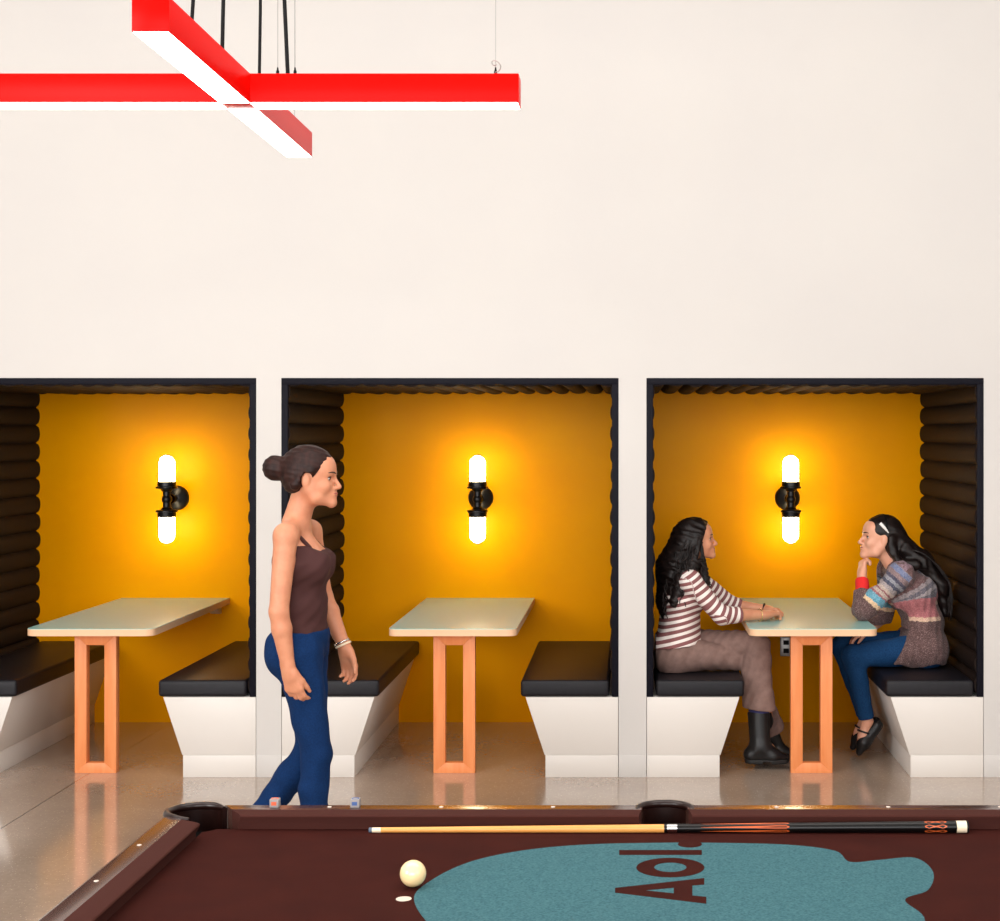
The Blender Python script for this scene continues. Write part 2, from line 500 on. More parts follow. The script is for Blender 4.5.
# bed cloth with pocket notches
def arc_notch(cx, cy, r, lim):
    pts = []
    for k in range(49):
        a = 2 * PI * k / 48
        pts.append((cx + r * math.cos(a), cy + r * math.sin(a)))
    return pts
ex, ey = HL + .012, HWD + .012
def notch(cx, cy, r, a0, a1, n=12):
    return [(cx + r * math.cos(math.radians(a0 + (a1 - a0) * k / n)), cy + r * math.sin(math.radians(a0 + (a1 - a0) * k / n))) for k in range(n + 1)]
ra = .066
ac = math.degrees(math.asin((co_ - .012) / ra))
asd = math.degrees(math.asin((.062 - .012) / ra))
bed = []
bed += notch(POC[0][0], POC[0][1], ra, -90 + 90 + ac - 0 - 0 - 2 * ac, -90 + ac, 12)[::1] if False else notch(POC[0][0], POC[0][1], ra, -ac, -90 + ac)
bed += notch(POC[2][0], POC[2][1], ra, 90 - ac, ac)
bed += notch(POC[5][0], POC[5][1], ra, 180 - asd, asd)
bed += notch(POC[3][0], POC[3][1], ra, 180 - ac, 90 + ac)
bed += notch(POC[1][0], POC[1][1], ra, -90 - ac, -180 + ac)
bed += notch(POC[4][0], POC[4][1], ra, -asd, -180 + asd)
cloth = MB().prism([T2(*p) for p in bed], 'z', ZC - .03, ZC).build('bed_cloth', M['cloth'], pool, 30)
# rails: straight pieces between pockets, each a wooden cap with a cloth-covered cushion
def rail_piece(p0, p1, out, m0, m1):
    """nose line p0 -> p1, out = outward direction; m0/m1 = how far the piece is cut back outside per unit"""
    p0, p1, out = Vector(p0), Vector(p1), Vector(out)
    d = (p1 - p0).normalized()
    def loft(prof):
        bm = bmesh.new(); A = []; B = []
        for o, z in prof:
            a = p0 + out * o + d * (-m0 * o); b = p1 + out * o + d * (m1 * o)
            A.append(bm.verts.new((TX + a.x, TY + a.y, z))); B.append(bm.verts.new((TX + b.x, TY + b.y, z)))
        n = len(prof)
        for i in range(n): bm.faces.new((A[i], A[(i + 1) % n], B[(i + 1) % n], B[i]))
        bm.faces.new(A); bm.faces.new(B)
        m = MB(); m.bm.free(); m.bm = bm
        return m
    cu = loft([(0, ZR - .004), (.002, ZR - .0015), (.012, ZR), (.055, ZR), (.055, ZC - .02), (.012, ZC - .02), (.012, ZC + .012), (.001, ZR - .009)])
    ra_ = loft([(.055, ZR), (.100, ZR), (.108, ZR - .003), (.113, ZR - .010), (.114, ZR - .02), (.114, ZC - .06), (.055, ZC - .06)])
    r_ = ra_.build('rail', M['railwood'], pool, 40)
    cu.build('rail_cushion', M['railcloth'], pool, 40)
    return r_
mc, ms = .078, .066
k0 = -.55      # facings open away from the table
rail_piece((-HL + mc, HWD), (-ms, HWD), (0, 1), -.75 * -1 * -1 if False else .62, .25 * -1 if False else .12)
rail_piece((ms, HWD), (HL - mc, HWD), (0, 1), .12, .62)
rail_piece((-HL + mc, -HWD), (-ms, -HWD), (0, -1), .62, .12)
rail_piece((ms, -HWD), (HL - mc, -HWD), (0, -1), .12, .62)
rail_piece((-HL, -HWD + mc), (-HL, HWD - mc), (-1, 0), .62, .62)
rail_piece((HL, -HWD + mc), (HL, HWD - mc), (1, 0), .62, .62)
# pockets
for i, (cx, cy, r_) in enumerate(POC):
    if i < 4: ang = math.atan2(cy, cx); half = 118
    else: ang = math.copysign(PI / 2, cy); half = 88
    m = MB()
    c = (TX + cx, TY + cy)
    R = .071
    arc = [ang + math.radians(-half + 2 * half * k / 28) for k in range(29)]
    m.tube([(c[0] + R * math.cos(a), c[1] + R * math.sin(a), ZR - .004) for a in arc], [.005 + .005 * min(1, min(k, 28 - k) / 4) for k in range(29)], 10)
    # leather apron outside, hanging below the rim
    inner = [(c[0] + (R - .004) * math.cos(a), c[1] + (R - .004) * math.sin(a)) for a in arc]
    outer = [(c[0] + (R + .008) * math.cos(a), c[1] + (R + .008) * math.sin(a)) for a in arc]
    m.prism(outer + inner[::-1], 'z', ZC - .06, ZR - .003)
    pk = m.build('pocket', M['leather'], pool, 50)
    h = MB()
    prof = [(R - .004, ZC - .031), (R - .006, ZC - .05), (R - .012, ZC - .11), (R - .03, ZC - .14), (0, ZC - .145)]
    t_ = MB(); t_.lathe(prof, (c[0], c[1], 0), 'z', 28)
    for f in [f for f in t_.bm.faces if len(f.verts) > 4]: t_.bm.faces.remove(f)
    t_.build('pocket_net', M['hole'], pk, 50)
# cabinet, legs
cb = MB()
o = .108
for (x0, x1, y0, y1) in ((-HL - o, HL + o, HWD + o - .03, HWD + o), (-HL - o, HL + o, -HWD - o, -HWD - o + .03), (-HL - o, -HL - o + .03, -HWD - o + .03, HWD + o - .03), (HL + o - .03, HL + o, -HWD - o + .03, HWD + o - .03)):
    cb.box(TX + x0, TX + x1, TY + y0, TY + y1, .56, ZC - .059, .004)
cb.box(TX - HL - o + .02, TX + HL + o - .02, TY - HWD - o + .02, TY + HWD + o - .02, .555, .575)
cb.build('cabinet', M['cabinet'], pool)
for sx in (-1, 1):
    for sy in (-1, 1):
        lx, ly = TX + sx * (HL - .06), TY + sy * (HWD - .06)
        MB().lathe([(.085, .56), (.085, .50), (.07, .48), (.078, .42), (.075, .25), (.055, .1), (.06, .06), (.068, .04), (.068, 0)], (lx, ly, 0), 'z', 8).build('leg', M['cabinet'], pool, 30)
# sights
for k in (-3, -2, -1, 1, 2, 3):
    for s in (-1, 1):
        MB().lathe([(.0055, -.002), (.0055, .0006), (.004, .001), (0, .001)], (TX + k * HL / 4, TY + s * (HWD + .083), ZR), 'z', 12).build('sight', M['pearl'], pool)
for k in (-1, 0, 1):
    for s in (-1, 1):
        MB().lathe([(.0055, -.002), (.0055, .0006), (.004, .001), (0, .001)], (TX + s * (HL + .083), TY + k * HL / 4, ZR), 'z', 12).build('sight', M['pearl'], pool)
MB().lathe([(.0165, 0), (.0165, .0006), (0, .0007)], (TX - HL / 2, TY, ZC), 'z', 24).build('head_spot', M['pearl'], pool)
# printed field: a plain blue patch of rounded lobes, with the lettering
def on_cloth(x, y):
    d = (EYE - ZC) * F / (y - CY)
    return ((x - CX) / F * d, d)
def smooth_closed(pts, n=8):
    out = []; N = len(pts)
    for i in range(N):
        p0, p1, p2, p3 = [Vector(pts[(i + k) % N]) for k in (-1, 0, 1, 2)]
        for k in range(n):
            t = k / n
            out.append(tuple(.5 * ((2 * p1) + (p2 - p0) * t + (2 * p0 - 5 * p1 + 4 * p2 - p3) * t * t + (3 * p1 - p0 - 3 * p2 + p3) * t ** 3)))
    return out
patch = [on_cloth(*p) for p in ((414, 900), (432, 880), (470, 862), (520, 851), (580, 845), (650, 843), (720, 843), (790, 845), (835, 851), (850, 862), (880, 860), (915, 858), (933, 872), (928, 890), (905, 900), (925, 921), (900, 960), (800, 985), (700, 995), (600, 995), (500, 975), (440, 935))]
pg = MB().prism(smooth_closed(patch), 'z', ZC - .0005, ZC + .0005).build('printed_patch', M['print'], cloth, 30, label='blue printed patch')
def cl(p): return [on_cloth(*q) for q in p]
def zx(x, y): return (590 + x * 130 / 950, 795 + y * 126 / 921)
def plate(pts, name):
    bm = bmesh.new()
    loops = pts
    m = MB()
    for l in loops: m.prism(l, 'z', ZC + .0004, ZC + .0011)
    return m.build(name, M['cloth'], cloth, 30)
plate([cl([zx(*p) for p in ((213, 405), (817, 405), (817, 440), (213, 440))])], 'letter')
ring = []
N = 40
o_out = cl([zx(587 + 249 * math.cos(2 * PI * k / N), 533 + 71 * math.sin(2 * PI * k / N)) for k in range(N)])
o_in = cl([zx(587 + 118 * math.cos(2 * PI * k / N), 531 + 35 * math.sin(2 * PI * k / N)) for k in range(N)])
plate([[o_out[k], o_out[(k + 1) % N], o_in[(k + 1) % N], o_in[k]] for k in range(N)], 'letter')
A_ = lambda *pp: cl([zx(*p) for p in pp])
plate([A_((183, 682), (835, 610), (835, 657), (748, 664), (612, 680), (400, 700), (183, 716)),
       A_((183, 716), (400, 700), (612, 722), (748, 738), (850, 748), (850, 797)),
       A_((612, 680), (748, 664), (748, 738), (612, 722))], 'letter')
plate([cl([zx(730 + 88 * math.cos(2 * PI * k / 24), 362 + 24 * math.sin(2 * PI * k / 24)) for k in range(24)])], 'full_stop')

# cue ball, cue, chalk
bx, by = (413 - CX) / F * 3.309, 3.309
tag(MB().ball((bx, by, ZC + .0298), .0286, 20).build('cue_ball', M['ball']), 'ivory cue ball lying on the brown pool table cloth', 'pool ball')
yc = 3.762
cx0, cx1 = (369 - CX) / F * yc, (968 - CX) / F * yc
def cr(x):
    u = (x - cx0) / (cx1 - cx0); return .0062 + .0083 * u
cue = thing('pool_cue', 'wooden pool cue with black butt lying along the far cushion', 'pool cue', ((cx0 + cx1) / 2, yc, ZC))
def cpx(p): return (p - CX) / F * yc
def cseg(a, b, name, m, grow=0, parent=None):
    n = 8; pts = []; rs = []
    for k in range(n + 1):
        x = a + (b - a) * k / n
        pts.append((x, yc, ZC + .0004 + cr(x))); rs.append(cr(x) + grow)
    return MB().tube(pts, rs, 20).build(name, m, parent or cue, 40)
cseg(cx0, cx0 + .008, 'tip', M['cuetip'])
cseg(cx0 + .008, cpx(381), 'ferrule', M['ivory'])
cseg(cpx(381), cpx(664), 'shaft', M['maple'])
cseg(cpx(664), cpx(667), 'joint_ring', M['ebony'], .0002)
cseg(cpx(667), cpx(677), 'joint_collar', M['chrome'], .0003)
cseg(cpx(677), cpx(679), 'joint_ring', M['ebony'], .0002)
butt = cseg(cpx(679), cpx(956), 'butt', M['ebony'])
cseg(cpx(956), cpx(966), 'butt_ring', M['ivory'], .0003)
cseg(cpx(966), cx1, 'butt_cap', M['black'])
def inlay(xs_, half, phi0):
    """flat point inlaid on the butt's surface at angle phi0 around the axis"""
    m = MB(); top_ = []; bot = []
    for x, h in zip(xs_, half):
        r_ = cr(x) + .0003
        for lst, s in ((top_, 1), (bot, -1)):
            a = phi0 + s * h
            lst.append((x, yc - r_ * math.sin(a), ZC + .0004 + cr(x) + r_ * math.cos(a)))
    for i in range(len(xs_) - 1):
        m.poly([top_[i], top_[i + 1], bot[i + 1], bot[i]])
    o = m.build('inlay', M['inlay'], butt); return o
for ph_ in (.25, 1.15, 2.05, -.65):
    inlay([cpx(v) for v in (701, 720, 750, 775, 786, 789)], [.02, .1, .2, .3, .3, .06], ph_)
    inlay([cpx(v) for v in (924, 928, 935, 942, 946)], [.12, .33, .1, .33, .12], ph_ + .1)
for px_, lab in ((275, 'chalk cube with orange mark on the far rail, nearer the corner pocket'), (355.5, 'chalk cube with bluish label on the far rail, farther from the corner pocket')):
    d = 3.868; x = (px_ - CX) / F * d
    ch = thing('chalk_cube', lab, 'chalk', (x, d, ZR), 'chalk cubes on the rail')
    s_ = .0115
    MB().box(x - s_, x + s_, d - s_, d + s_, ZR + .0003, ZR + .021, .0012).build('paper_wrap', M['chalkpaper'], ch)
    MB().lathe([(.0095, .0), (.0095, .0012), (.006, .0004), (0, .0001)], (x, d, ZR + .0205), 'z', 16).build('chalk_face', M['chalkred'] if px_ < 300 else M['chalkblue'], ch)
    MB().box(x - .007, x + .006, d - s_ - .0004, d - s_ + .0005, ZR + .006, ZR + .015).build('printed_mark', M['chalkred'] if px_ < 300 else M['chalkblue'], ch)

# ------------------------------------------------------------------ people: distance fields turned into single closed skins
V3 = lambda *a: np.array(a, dtype=np.float64)
def nv(p): return np.array([p[0], p[1], p[2]], dtype=np.float64)
def unit(v): v = np.asarray(v, float); return v / np.linalg.norm(v)

class Cap:
    """tapered capsule; flat = (axis, factor) stretches the cross-section along an axis"""
    def __init__(s, a, b, r1, r2=None, flat=None, k=.02):
        s.a, s.b, s.r1, s.r2 = nv(a), nv(b), r1, (r1 if r2 is None else r2)
        s.flat = (unit(flat[0]), flat[1]) if flat else None; s.k = k
    def box(s, m):
        r = max(s.r1, s.r2) * (s.flat[1] if s.flat else 1) + m
        return np.minimum(s.a, s.b) - r, np.maximum(s.a, s.b) + r
    def grown(s, g, k=None):
        c = Cap(s.a, s.b, s.r1 + g, s.r2 + g, None, s.k if k is None else k); c.flat = s.flat; return c
    def t(s, p):
        ab = s.b - s.a
        return np.clip(((p - s.a) @ ab) / (ab @ ab + 1e-12), 0, 1)
    def d(s, X, Y, Z):
        qx, qy, qz = X - s.a[0], Y - s.a[1], Z - s.a[2]
        ab = s.b - s.a
        if s.flat:
            n, f = s.flat; c = (qx * n[0] + qy * n[1] + qz * n[2]); g = 1 - 1 / f
            qx, qy, qz = qx - n[0] * c * g, qy - n[1] * c * g, qz - n[2] * c * g
            ab = ab - n * (ab @ n) * g
        t = np.clip((qx * ab[0] + qy * ab[1] + qz * ab[2]) / (ab @ ab + 1e-12), 0, 1)
        return np.sqrt((qx - t * ab[0]) ** 2 + (qy - t * ab[1]) ** 2 + (qz - t * ab[2]) ** 2) - (s.r1 + (s.r2 - s.r1) * t)

class Ell:
    def __init__(s, c, r, R=None, k=.02, sub=False):
        s.c, s.r, s.k, s.sub = nv(c), np.array(r, float), k, sub
        s.R = np.eye(3) if R is None else np.array(R, float)     # columns = local axes
    def box(s, m):
        e = np.sqrt(((s.R * s.r) ** 2).sum(1)) + m
        return s.c - e, s.c + e
    def grown(s, g, k=None): return Ell(s.c, s.r + g, s.R, s.k if k is None else k)
    def d(s, X, Y, Z):
        q = [X - s.c[0], Y - s.c[1], Z - s.c[2]]
        u = [(q[0] * s.R[0, i] + q[1] * s.R[1, i] + q[2] * s.R[2, i]) for i in range(3)]
        k0 = np.sqrt(sum((u[i] / s.r[i]) ** 2 for i in range(3)))
        k1 = np.sqrt(sum((u[i] / s.r[i] ** 2) ** 2 for i in range(3)))
        return k0 * (k0 - 1) / np.maximum(k1, 1e-9)

def smin(a, b, k):
    if k <= 1e-6: return np.minimum(a, b)
    h = np.maximum(k - np.abs(a - b), 0) / k
    return np.minimum(a, b) - h * h * k * .25
def smax(a, b, k): return -smin(-a, -b, k)

def skin(prims, h, cuts=(), noise=None, pad=.03):
    """prims -> (verts, quads). cuts: list of functions d(X,Y,Z) intersected with the shape; noise: function added to the distance"""
    lo = np.min([p.box(pad)[0] for p in prims if not getattr(p, 'sub', False)], 0); hi = np.max([p.box(pad)[1] for p in prims if not getattr(p, 'sub', False)], 0)
    n = np.ceil((hi - lo) / h).astype(int) + 1
    ax = [lo[i] + h * np.arange(n[i]) for i in range(3)]
    D = np.full(n, .06)
    for p in prims:
        b0, b1 = p.box(.05)
        i0 = np.clip(np.floor((b0 - lo) / h).astype(int), 0, n - 1); i1 = np.clip(np.ceil((b1 - lo) / h).astype(int) + 1, 1, n)
        sl = tuple(slice(i0[i], i1[i]) for i in range(3))
        g = np.meshgrid(*[ax[i][sl[i]] for i in range(3)], indexing='ij', sparse=True)
        if D[sl].size == 0: continue
        d = p.d(*g)
        D[sl] = smax(D[sl], -d, p.k) if getattr(p, 'sub', False) else smin(D[sl], d, p.k)
    g = np.meshgrid(*ax, indexing='ij', sparse=True)
    if noise is not None:
        D = D + noise(*g)
    for c in cuts:
        D = np.maximum(D, c(*g))
    return nets(D, lo, h)

def nets(D, lo, h):
    ins = D < 0
    c = np.zeros(np.array(D.shape) - 1, np.int8)
    off = [(i, j, k) for i in (0, 1) for j in (0, 1) for k in (0, 1)]
    nx, ny, nz = D.shape
    def sh(A, o): return A[o[0]:nx - 1 + o[0], o[1]:ny - 1 + o[1], o[2]:nz - 1 + o[2]]
    for o in off: c += sh(ins, o)
    act = (c > 0) & (c < 8)
    idx = np.full(act.shape, -1, np.int64); N = int(act.sum()); idx[act] = np.arange(N)
    I = np.argwhere(act)
    vals = {o: D[I[:, 0] + o[0], I[:, 1] + o[1], I[:, 2] + o[2]] for o in off}
    acc = np.zeros((N, 3)); cnt = np.zeros(N)
    for o in off:
        for a in range(3):
            if o[a] == 0:
                o2 = list(o); o2[a] = 1; o2 = tuple(o2)
                va, vb = vals[o], vals[o2]
                m = (va < 0) != (vb < 0)
                t = np.where(m, va / np.where(m, va - vb, 1), 0)
                p = np.array(o, float)[None, :].repeat(N, 0); p[:, a] = t
                acc[m] += p[m]; cnt[m] += 1
    verts = lo + h * (I + acc / cnt[:, None])
    faces = []
    for a in range(3):
        b, d = (a + 1) % 3, (a + 2) % 3
        s0 = [slice(None)] * 3; s1 = [slice(None)] * 3
        s0[a] = slice(0, D.shape[a] - 1); s1[a] = slice(1, D.shape[a])
        ch = ins[tuple(s0)] != ins[tuple(s1)]
        E = np.argwhere(ch)
        E = E[(E[:, b] > 0) & (E[:, d] > 0) & (E[:, b] < D.shape[b] - 1) & (E[:, d] < D.shape[d] - 1)]
        def q(db, dd):
            e = E.copy(); e[:, b] -= db; e[:, d] -= dd
            return idx[e[:, 0], e[:, 1], e[:, 2]]
        F_ = np.stack([q(1, 1), q(0, 1), q(0, 0), q(1, 0)], 1)
        fl = ~ins[E[:, 0], E[:, 1], E[:, 2]]
        F_[fl] = F_[fl][:, ::-1]
        faces.append(F_)
    return verts, np.concatenate(faces)

def mesh_of(name, vf, m, parent, attrs=None, extra=None, label=None, relax=1):
    v, f = vf
    if relax:   # one light smoothing pass takes the grid out of the surface
        e = np.concatenate([f[:, [0, 1]], f[:, [1, 2]], f[:, [2, 3]], f[:, [3, 0]]])
        for _ in range(relax):
            s = np.zeros_like(v); c = np.zeros(len(v))
            np.add.at(s, e[:, 0], v[e[:, 1]]); np.add.at(c, e[:, 0], 1)
            np.add.at(s, e[:, 1], v[e[:, 0]]); np.add.at(c, e[:, 1], 1)
            v = v * .5 + .5 * s / c[:, None]
    me = bpy.data.meshes.new(name)
    V = v; FV = f.reshape(-1); nf = len(f); ls = np.arange(nf) * 4; lt = np.full(nf, 4)
    me.vertices.add(len(V)); me.vertices.foreach_set('co', V.astype(np.float32).reshape(-1))
    me.loops.add(len(FV)); me.loops.foreach_set('vertex_index', FV.astype(np.int32))
    me.polygons.add(nf); me.polygons.foreach_set('loop_start', ls.astype(np.int32))
    me.update(calc_edges=True); me.validate()
    for k, fn in (attrs or {}).items():
        a = me.attributes.new(k, 'FLOAT', 'POINT'); a.data.foreach_set('value', np.asarray(fn(V), np.float32))
    if extra is not None:      # strands, laces ... merged into the same mesh
        bm = bmesh.new(); bm.from_mesh(me); t = bpy.data.meshes.new('t'); extra.bm.to_mesh(t); extra.bm.free(); bm.from_mesh(t); bpy.data.meshes.remove(t)
        bm.to_mesh(me); bm.free()
    return finish(me, name, m, parent, None, label)

def frame(f, u):
    f = unit(f); u = np.asarray(u, float); u = unit(u - f * (u @ f)); l = np.cross(u, f)
    return np.stack([f, l, u], 1)      # columns: forward, left, up

class Head:
    def __init__(s, c, f, u, sc=1.0): s.c, s.R, s.sc = nv(c), frame(f, u), sc
    def w(s, f, l, u): return s.c + s.sc * (s.R @ np.array([f, l, u], float))
    def e(s, p, r, k=.012, sub=False, tilt=0):
        R = s.R
        if tilt: R = R @ np.array([[math.cos(tilt), 0, math.sin(tilt)], [0, 1, 0], [-math.sin(tilt), 0, math.cos(tilt)]])
        return Ell(s.w(*p), np.array(r) * s.sc, R, k * s.sc, sub)
    def cp(s, a, b, r1, r2, k=.012): return Cap(s.w(*a), s.w(*b), r1 * s.sc, r2 * s.sc, None, k * s.sc)
    def prims(s):
        P_ = [s.e((-.012, 0, .032), (.094, .073, .080), 0),
              s.e((.022, 0, -.020), (.066, .060, .088), .03),
              s.e((.052, 0, .040), (.036, .056, .046), .02)]
        for q in (-1, 1):
            P_ += [s.cp((.000, q * .052, -.045), (.030, q * .044, -.078), .020, .018, .03), s.cp((.030, q * .044, -.078), (.080, q * .008, -.094), .019, .016, .02),
                   s.e((.060, q * .038, -.032), (.024, .020, .024), .02)]
        P_ += [s.e((.086, 0, -.094), (.015, .018, .014), .014),
               s.e((.080, 0, -.060), (.020, .028, .023), .018)]
        for q in (-1, 1):
            P_ += [s.e((.086, q * .032, .000), (.016, .018, .012), .012, True)]
        P_ += [s.e((.076, 0, .018), (.012, .042, .009), .014),
               s.cp((.084, 0, .008), (.110, 0, -.030), .0065, .0085, .010), s.e((.105, 0, -.033), (.011, .011, .0085), .006)]
        for q in (-1, 1):
            P_ += [s.e((.097, q * .011, -.036), (.011, .008, .007), .006), s.e((-.006, q * .074, -.010), (.017, .007, .030), .006), s.e((.0655, q * .032, .000), (.0125, .0145, .0125), .004)]
        P_ += [s.e((.0930, 0, -.0565), (.0085, .024, .0055), .005), s.e((.0920, 0, -.0665), (.0085, .021, .0060), .005)]
        return P_
    def surf(s, l, u):
        pr = s.prims()
        for k in range(90):
            f = .125 - k * .001
            p = s.w(f, l, u); d = 9.0
            for q in pr:
                v = float(q.d(p[0], p[1], p[2])); d = max(d, -v) if getattr(q, 'sub', False) else float(smin(np.float64(d), np.float64(v), q.k))
            if d < .0008: return p
        return p
    def features(s, root, lipmat, browmat):
        mb = MB()
        for (c, r) in (((.0945, 0, -.0568), (.0085, .0225, .0042)), ((.0935, 0, -.0660), (.0085, .0190, .0048))):
            add_ell(mb, s.w(*c), np.array(r) * s.sc, s.R)
        mb.build('lips', lipmat, root, 60)
        for q in (-1, 1):
            pts = [s.surf(q * (.031 + t * .019), .0215 + .0035 * (1 - (t - .1) ** 2)) for t in (-1, -.5, 0, .5, 1)]
            MB().tube(pts, [.0024 * s.sc, .0030 * s.sc, .0028 * s.sc, .0022 * s.sc, .0012 * s.sc], 8).build('eyebrow', browmat, root, 60)
            mb = MB(); add_ell(mb, s.w(.0690, q * .032, -.0005), np.array((.0115, .0130, .0068)) * s.sc, s.R)
            e = mb.build('eye', M['eyewhite'], root, 60)
            mb = MB(); add_ell(mb, s.w(.0755, q * .0335, -.0005), np.array((.0058, .0066, .0062)) * s.sc, s.R)
            mb.build('iris', M['iris'], e, 60)
            pts = [s.w(.0815 - .012 * t * t - .003 * t, q * (.032 + t * .0145), .0066 - .005 * t * t) for t in (-1, -.5, 0, .5, 1)]
            MB().tube(pts, .0020 * s.sc, 6).build('eyelash', M['iris'], e, 60)
def add_ell(mb, c, r, R):
    t = bmesh.new(); bmesh.ops.create_uvsphere(t, u_segments=20, v_segments=12, radius=1)
    for v in t.verts: v.co = Vector(tuple(c + R @ (np.array(v.co) * r)))
    mb.merge(t)

def hand(W, d, n, s, curl=(.5, .7, .5), L=1.0, thumb=(.55, .75, .25), spread=.0):
    """W wrist, d towards the knuckles, n palm normal, s thumb side -> capsules with five separate fingers"""
    W, d = nv(W), unit(d); n = unit(np.asarray(n, float) - d * (np.asarray(n, float) @ d)); s_ = np.asarray(s, float); s_ = unit(s_ - d * (s_ @ d) - n * (s_ @ n))
    out = [Cap(W - d * .02, W + d * .03 * L, .021, .022, (s_, 1.35), .01)]
    offs = (.029, .010, -.009, -.027); kl = (.084, .088, .084, .076); fl = (.072, .080, .074, .058)
    for i in range(4):
        K = W + d * kl[i] * L + s_ * offs[i] * L
        out.append(Cap(W + d * .015 + s_ * offs[i] * .55, K, .0145 * L, .0118 * L, None, .012))
        p = K; ang = 0
        for j, (sh, r1, r2) in enumerate(((.46, .0098, .0090), (.30, .0090, .0082), (.24, .0082, .0070))):
            ang += curl[j] * (1 + .10 * i)
            v = d * math.cos(ang) + n * math.sin(ang) + s_ * spread * (1.5 - i)
            q = p + unit(v) * fl[i] * sh * L
            out.append(Cap(p, q, r1 * L, r2 * L, None, .004)); p = q
    b = W + d * .022 * L + s_ * .020 * L
    t1 = b + unit(s_ * thumb[0] + d * thumb[1] + n * thumb[2]) * .040 * L
    t2 = t1 + unit(s_ * thumb[0] * .5 + d * (thumb[1] + .2) + n * (thumb[2] + .15)) * .032 * L
    t3 = t2 + unit(s_ * thumb[0] * .2 + d * (thumb[1] + .3) + n * (thumb[2] + .25)) * .024 * L
    out += [Cap(b, t1, .0155 * L, .0125 * L, None, .012), Cap(t1, t2, .0115 * L, .0098 * L, None, .004), Cap(t2, t3, .0098 * L, .0078 * L, None, .004)]
    return out

def foot(ank, toe, r=1.0):
    """bare foot from the ankle to the toe tip"""
    a, t = nv(ank), nv(toe); d = unit(t - a)
    return [Cap(a, a + (t - a) * .55, .034 * r, .030 * r, None, .02), Cap(a + (t - a) * .5, t, .030 * r, .020 * r, None, .02)]

# ---- materials for people
M['skin'] = mat('warm_skin', (210, 145, 112), .45, .35, var=(25, (200, 132, 100), .35, .7), sss=.12)
M['skin2'] = mat('fair_skin', (226, 168, 140), .42, .35, var=(25, (218, 154, 126), .35, .7), sss=.12)
M['lips'] = mat('rose_lips', (176, 84, 78), .35)
M['eyewhite'] = mat('eye_white', (196, 186, 178), .3)
M['iris'] = mat('dark_iris', (36, 22, 16), .15)
M['hairblack'] = mat('black_brown_hair', (17, 11, 10), .45, .3, var=(60, (32, 20, 17), .4, .7), stretch=(1, 1, .25))
M['hairbrown'] = mat('dark_brown_hair', (34, 17, 14), .5, .22, var=(60, (52, 27, 22), .4, .7), stretch=(1, 1, .25))
M['taupe'] = mat('taupe_trouser_cloth', (134, 108, 100), .85, .2, var=(40, (122, 97, 90), .35, .7), bump=(400, .1))
M['denim'] = mat('blue_denim', (26, 66, 108), .85, .12, var=(170, (18, 50, 88), .35, .7), bump=(500, .12))
M['denimdark'] = mat('dark_blue_denim', (16, 48, 92), .85, .12, var=(170, (12, 38, 78), .35, .7), bump=(500, .12))
M['boot'] = mat('black_boot_leather', (20, 18, 19), .38, .4, bump=(60, .05))
M['sock'] = mat('blue_sock_knit', (52, 54, 104), .9)
M['tank'] = mat('dark_maroon_jersey', (72, 44, 43), .85, .2, bump=(300, .08))
M['redcuff'] = mat('red_knit_cuff', (226, 36, 36), .85, bump=(500, .2))
M['gold'] = mat('gold_bangle', (228, 196, 130), .25, metal=.8)
M['whiteclip'] = mat('white_hair_clip', (238, 236, 232), .3)
M['shoesole'] = mat('dark_shoe_sole', (18, 17, 17), .7)

def stripes():
    m = mat('striped_jersey', (240, 232, 226), .85, .2, bump=(400, .08)); t = NT(m)
    a = t.attr('along')
    f = t.math('FRACT', t.math('DIVIDE', a.outputs['Fac'], .0345))
    c = t.mix(t.math('GREATER_THAN', f, .46), (240, 230, 224), (136, 88, 88))
    t.link(c, t.n['Principled BSDF'].inputs['Base Color']); return m
M['stripes'] = stripes()
def tweed_bands():
    m = mat('patterned_knit', (90, 70, 70), .95, .1, bump=(330, .3), sheen=.1); t = NT(m)
    a = t.attr('along')
    brown = (104, 80, 78)
    # sleeve bands 0 .. 0.5, body bands 0.5 .. 1
    st = [(0, (150, 122, 134)), (.035, (122, 134, 168)), (.06, (150, 128, 130)), (.085, (84, 84, 104)), (.10, (150, 152, 160)), (.115, (78, 84, 104)), (.13, (170, 160, 160)),
          (.15, (196, 178, 166)), (.165, (150, 96, 100)), (.172, (196, 178, 166)), (.19, (170, 110, 114)), (.197, (110, 174, 196)), (.232, (238, 204, 164)), (.252, brown),
          (.5, (150, 122, 134)), (.515, (112, 84, 84)), (.60, (150, 140, 142)), (.615, (100, 98, 108)), (.63, (166, 158, 160)), (.648, (110, 108, 118)), (.66, (184, 112, 116)), (.735, (226, 190, 164)), (.752, brown)]
    b = t.math('MULTIPLY_ADD', t.noise(60, 2), .016, t.math('SUBTRACT', a.outputs['Fac'], .008))
    # the ramp node holds 32 stops
    c = t.ramp(b, st, 'CONSTANT')
    n = t.noise(230, 2, rough=.7)
    c = t.mix(t.math('MULTIPLY', t.math('GREATER_THAN', n, .54), .45), c, (40, 30, 34))
    c = t.mix(t.math('MULTIPLY', t.math('LESS_THAN', n, .41), .35), c, (206, 180, 176))
    t.link(c, t.n['Principled BSDF'].inputs['Base Color']); return m
M['knit'] = tweed_bands()

def chain_param(pts, v):
    """distance along a polyline of the nearest point, and the distance to it"""
    best = np.full(len(v), 1e9); par = np.zeros(len(v)); acc = 0
    for a, b in zip(pts, pts[1:]):
        a, b = nv(a), nv(b); ab = b - a; L = np.linalg.norm(ab)
        t = np.clip(((v - a) @ ab) / (ab @ ab), 0, 1)
        d = np.linalg.norm(v - (a + t[:, None] * ab), axis=1)
        m = d < best; best[m] = d[m]; par[m] = acc + t[m] * L; acc += L
    return par, best

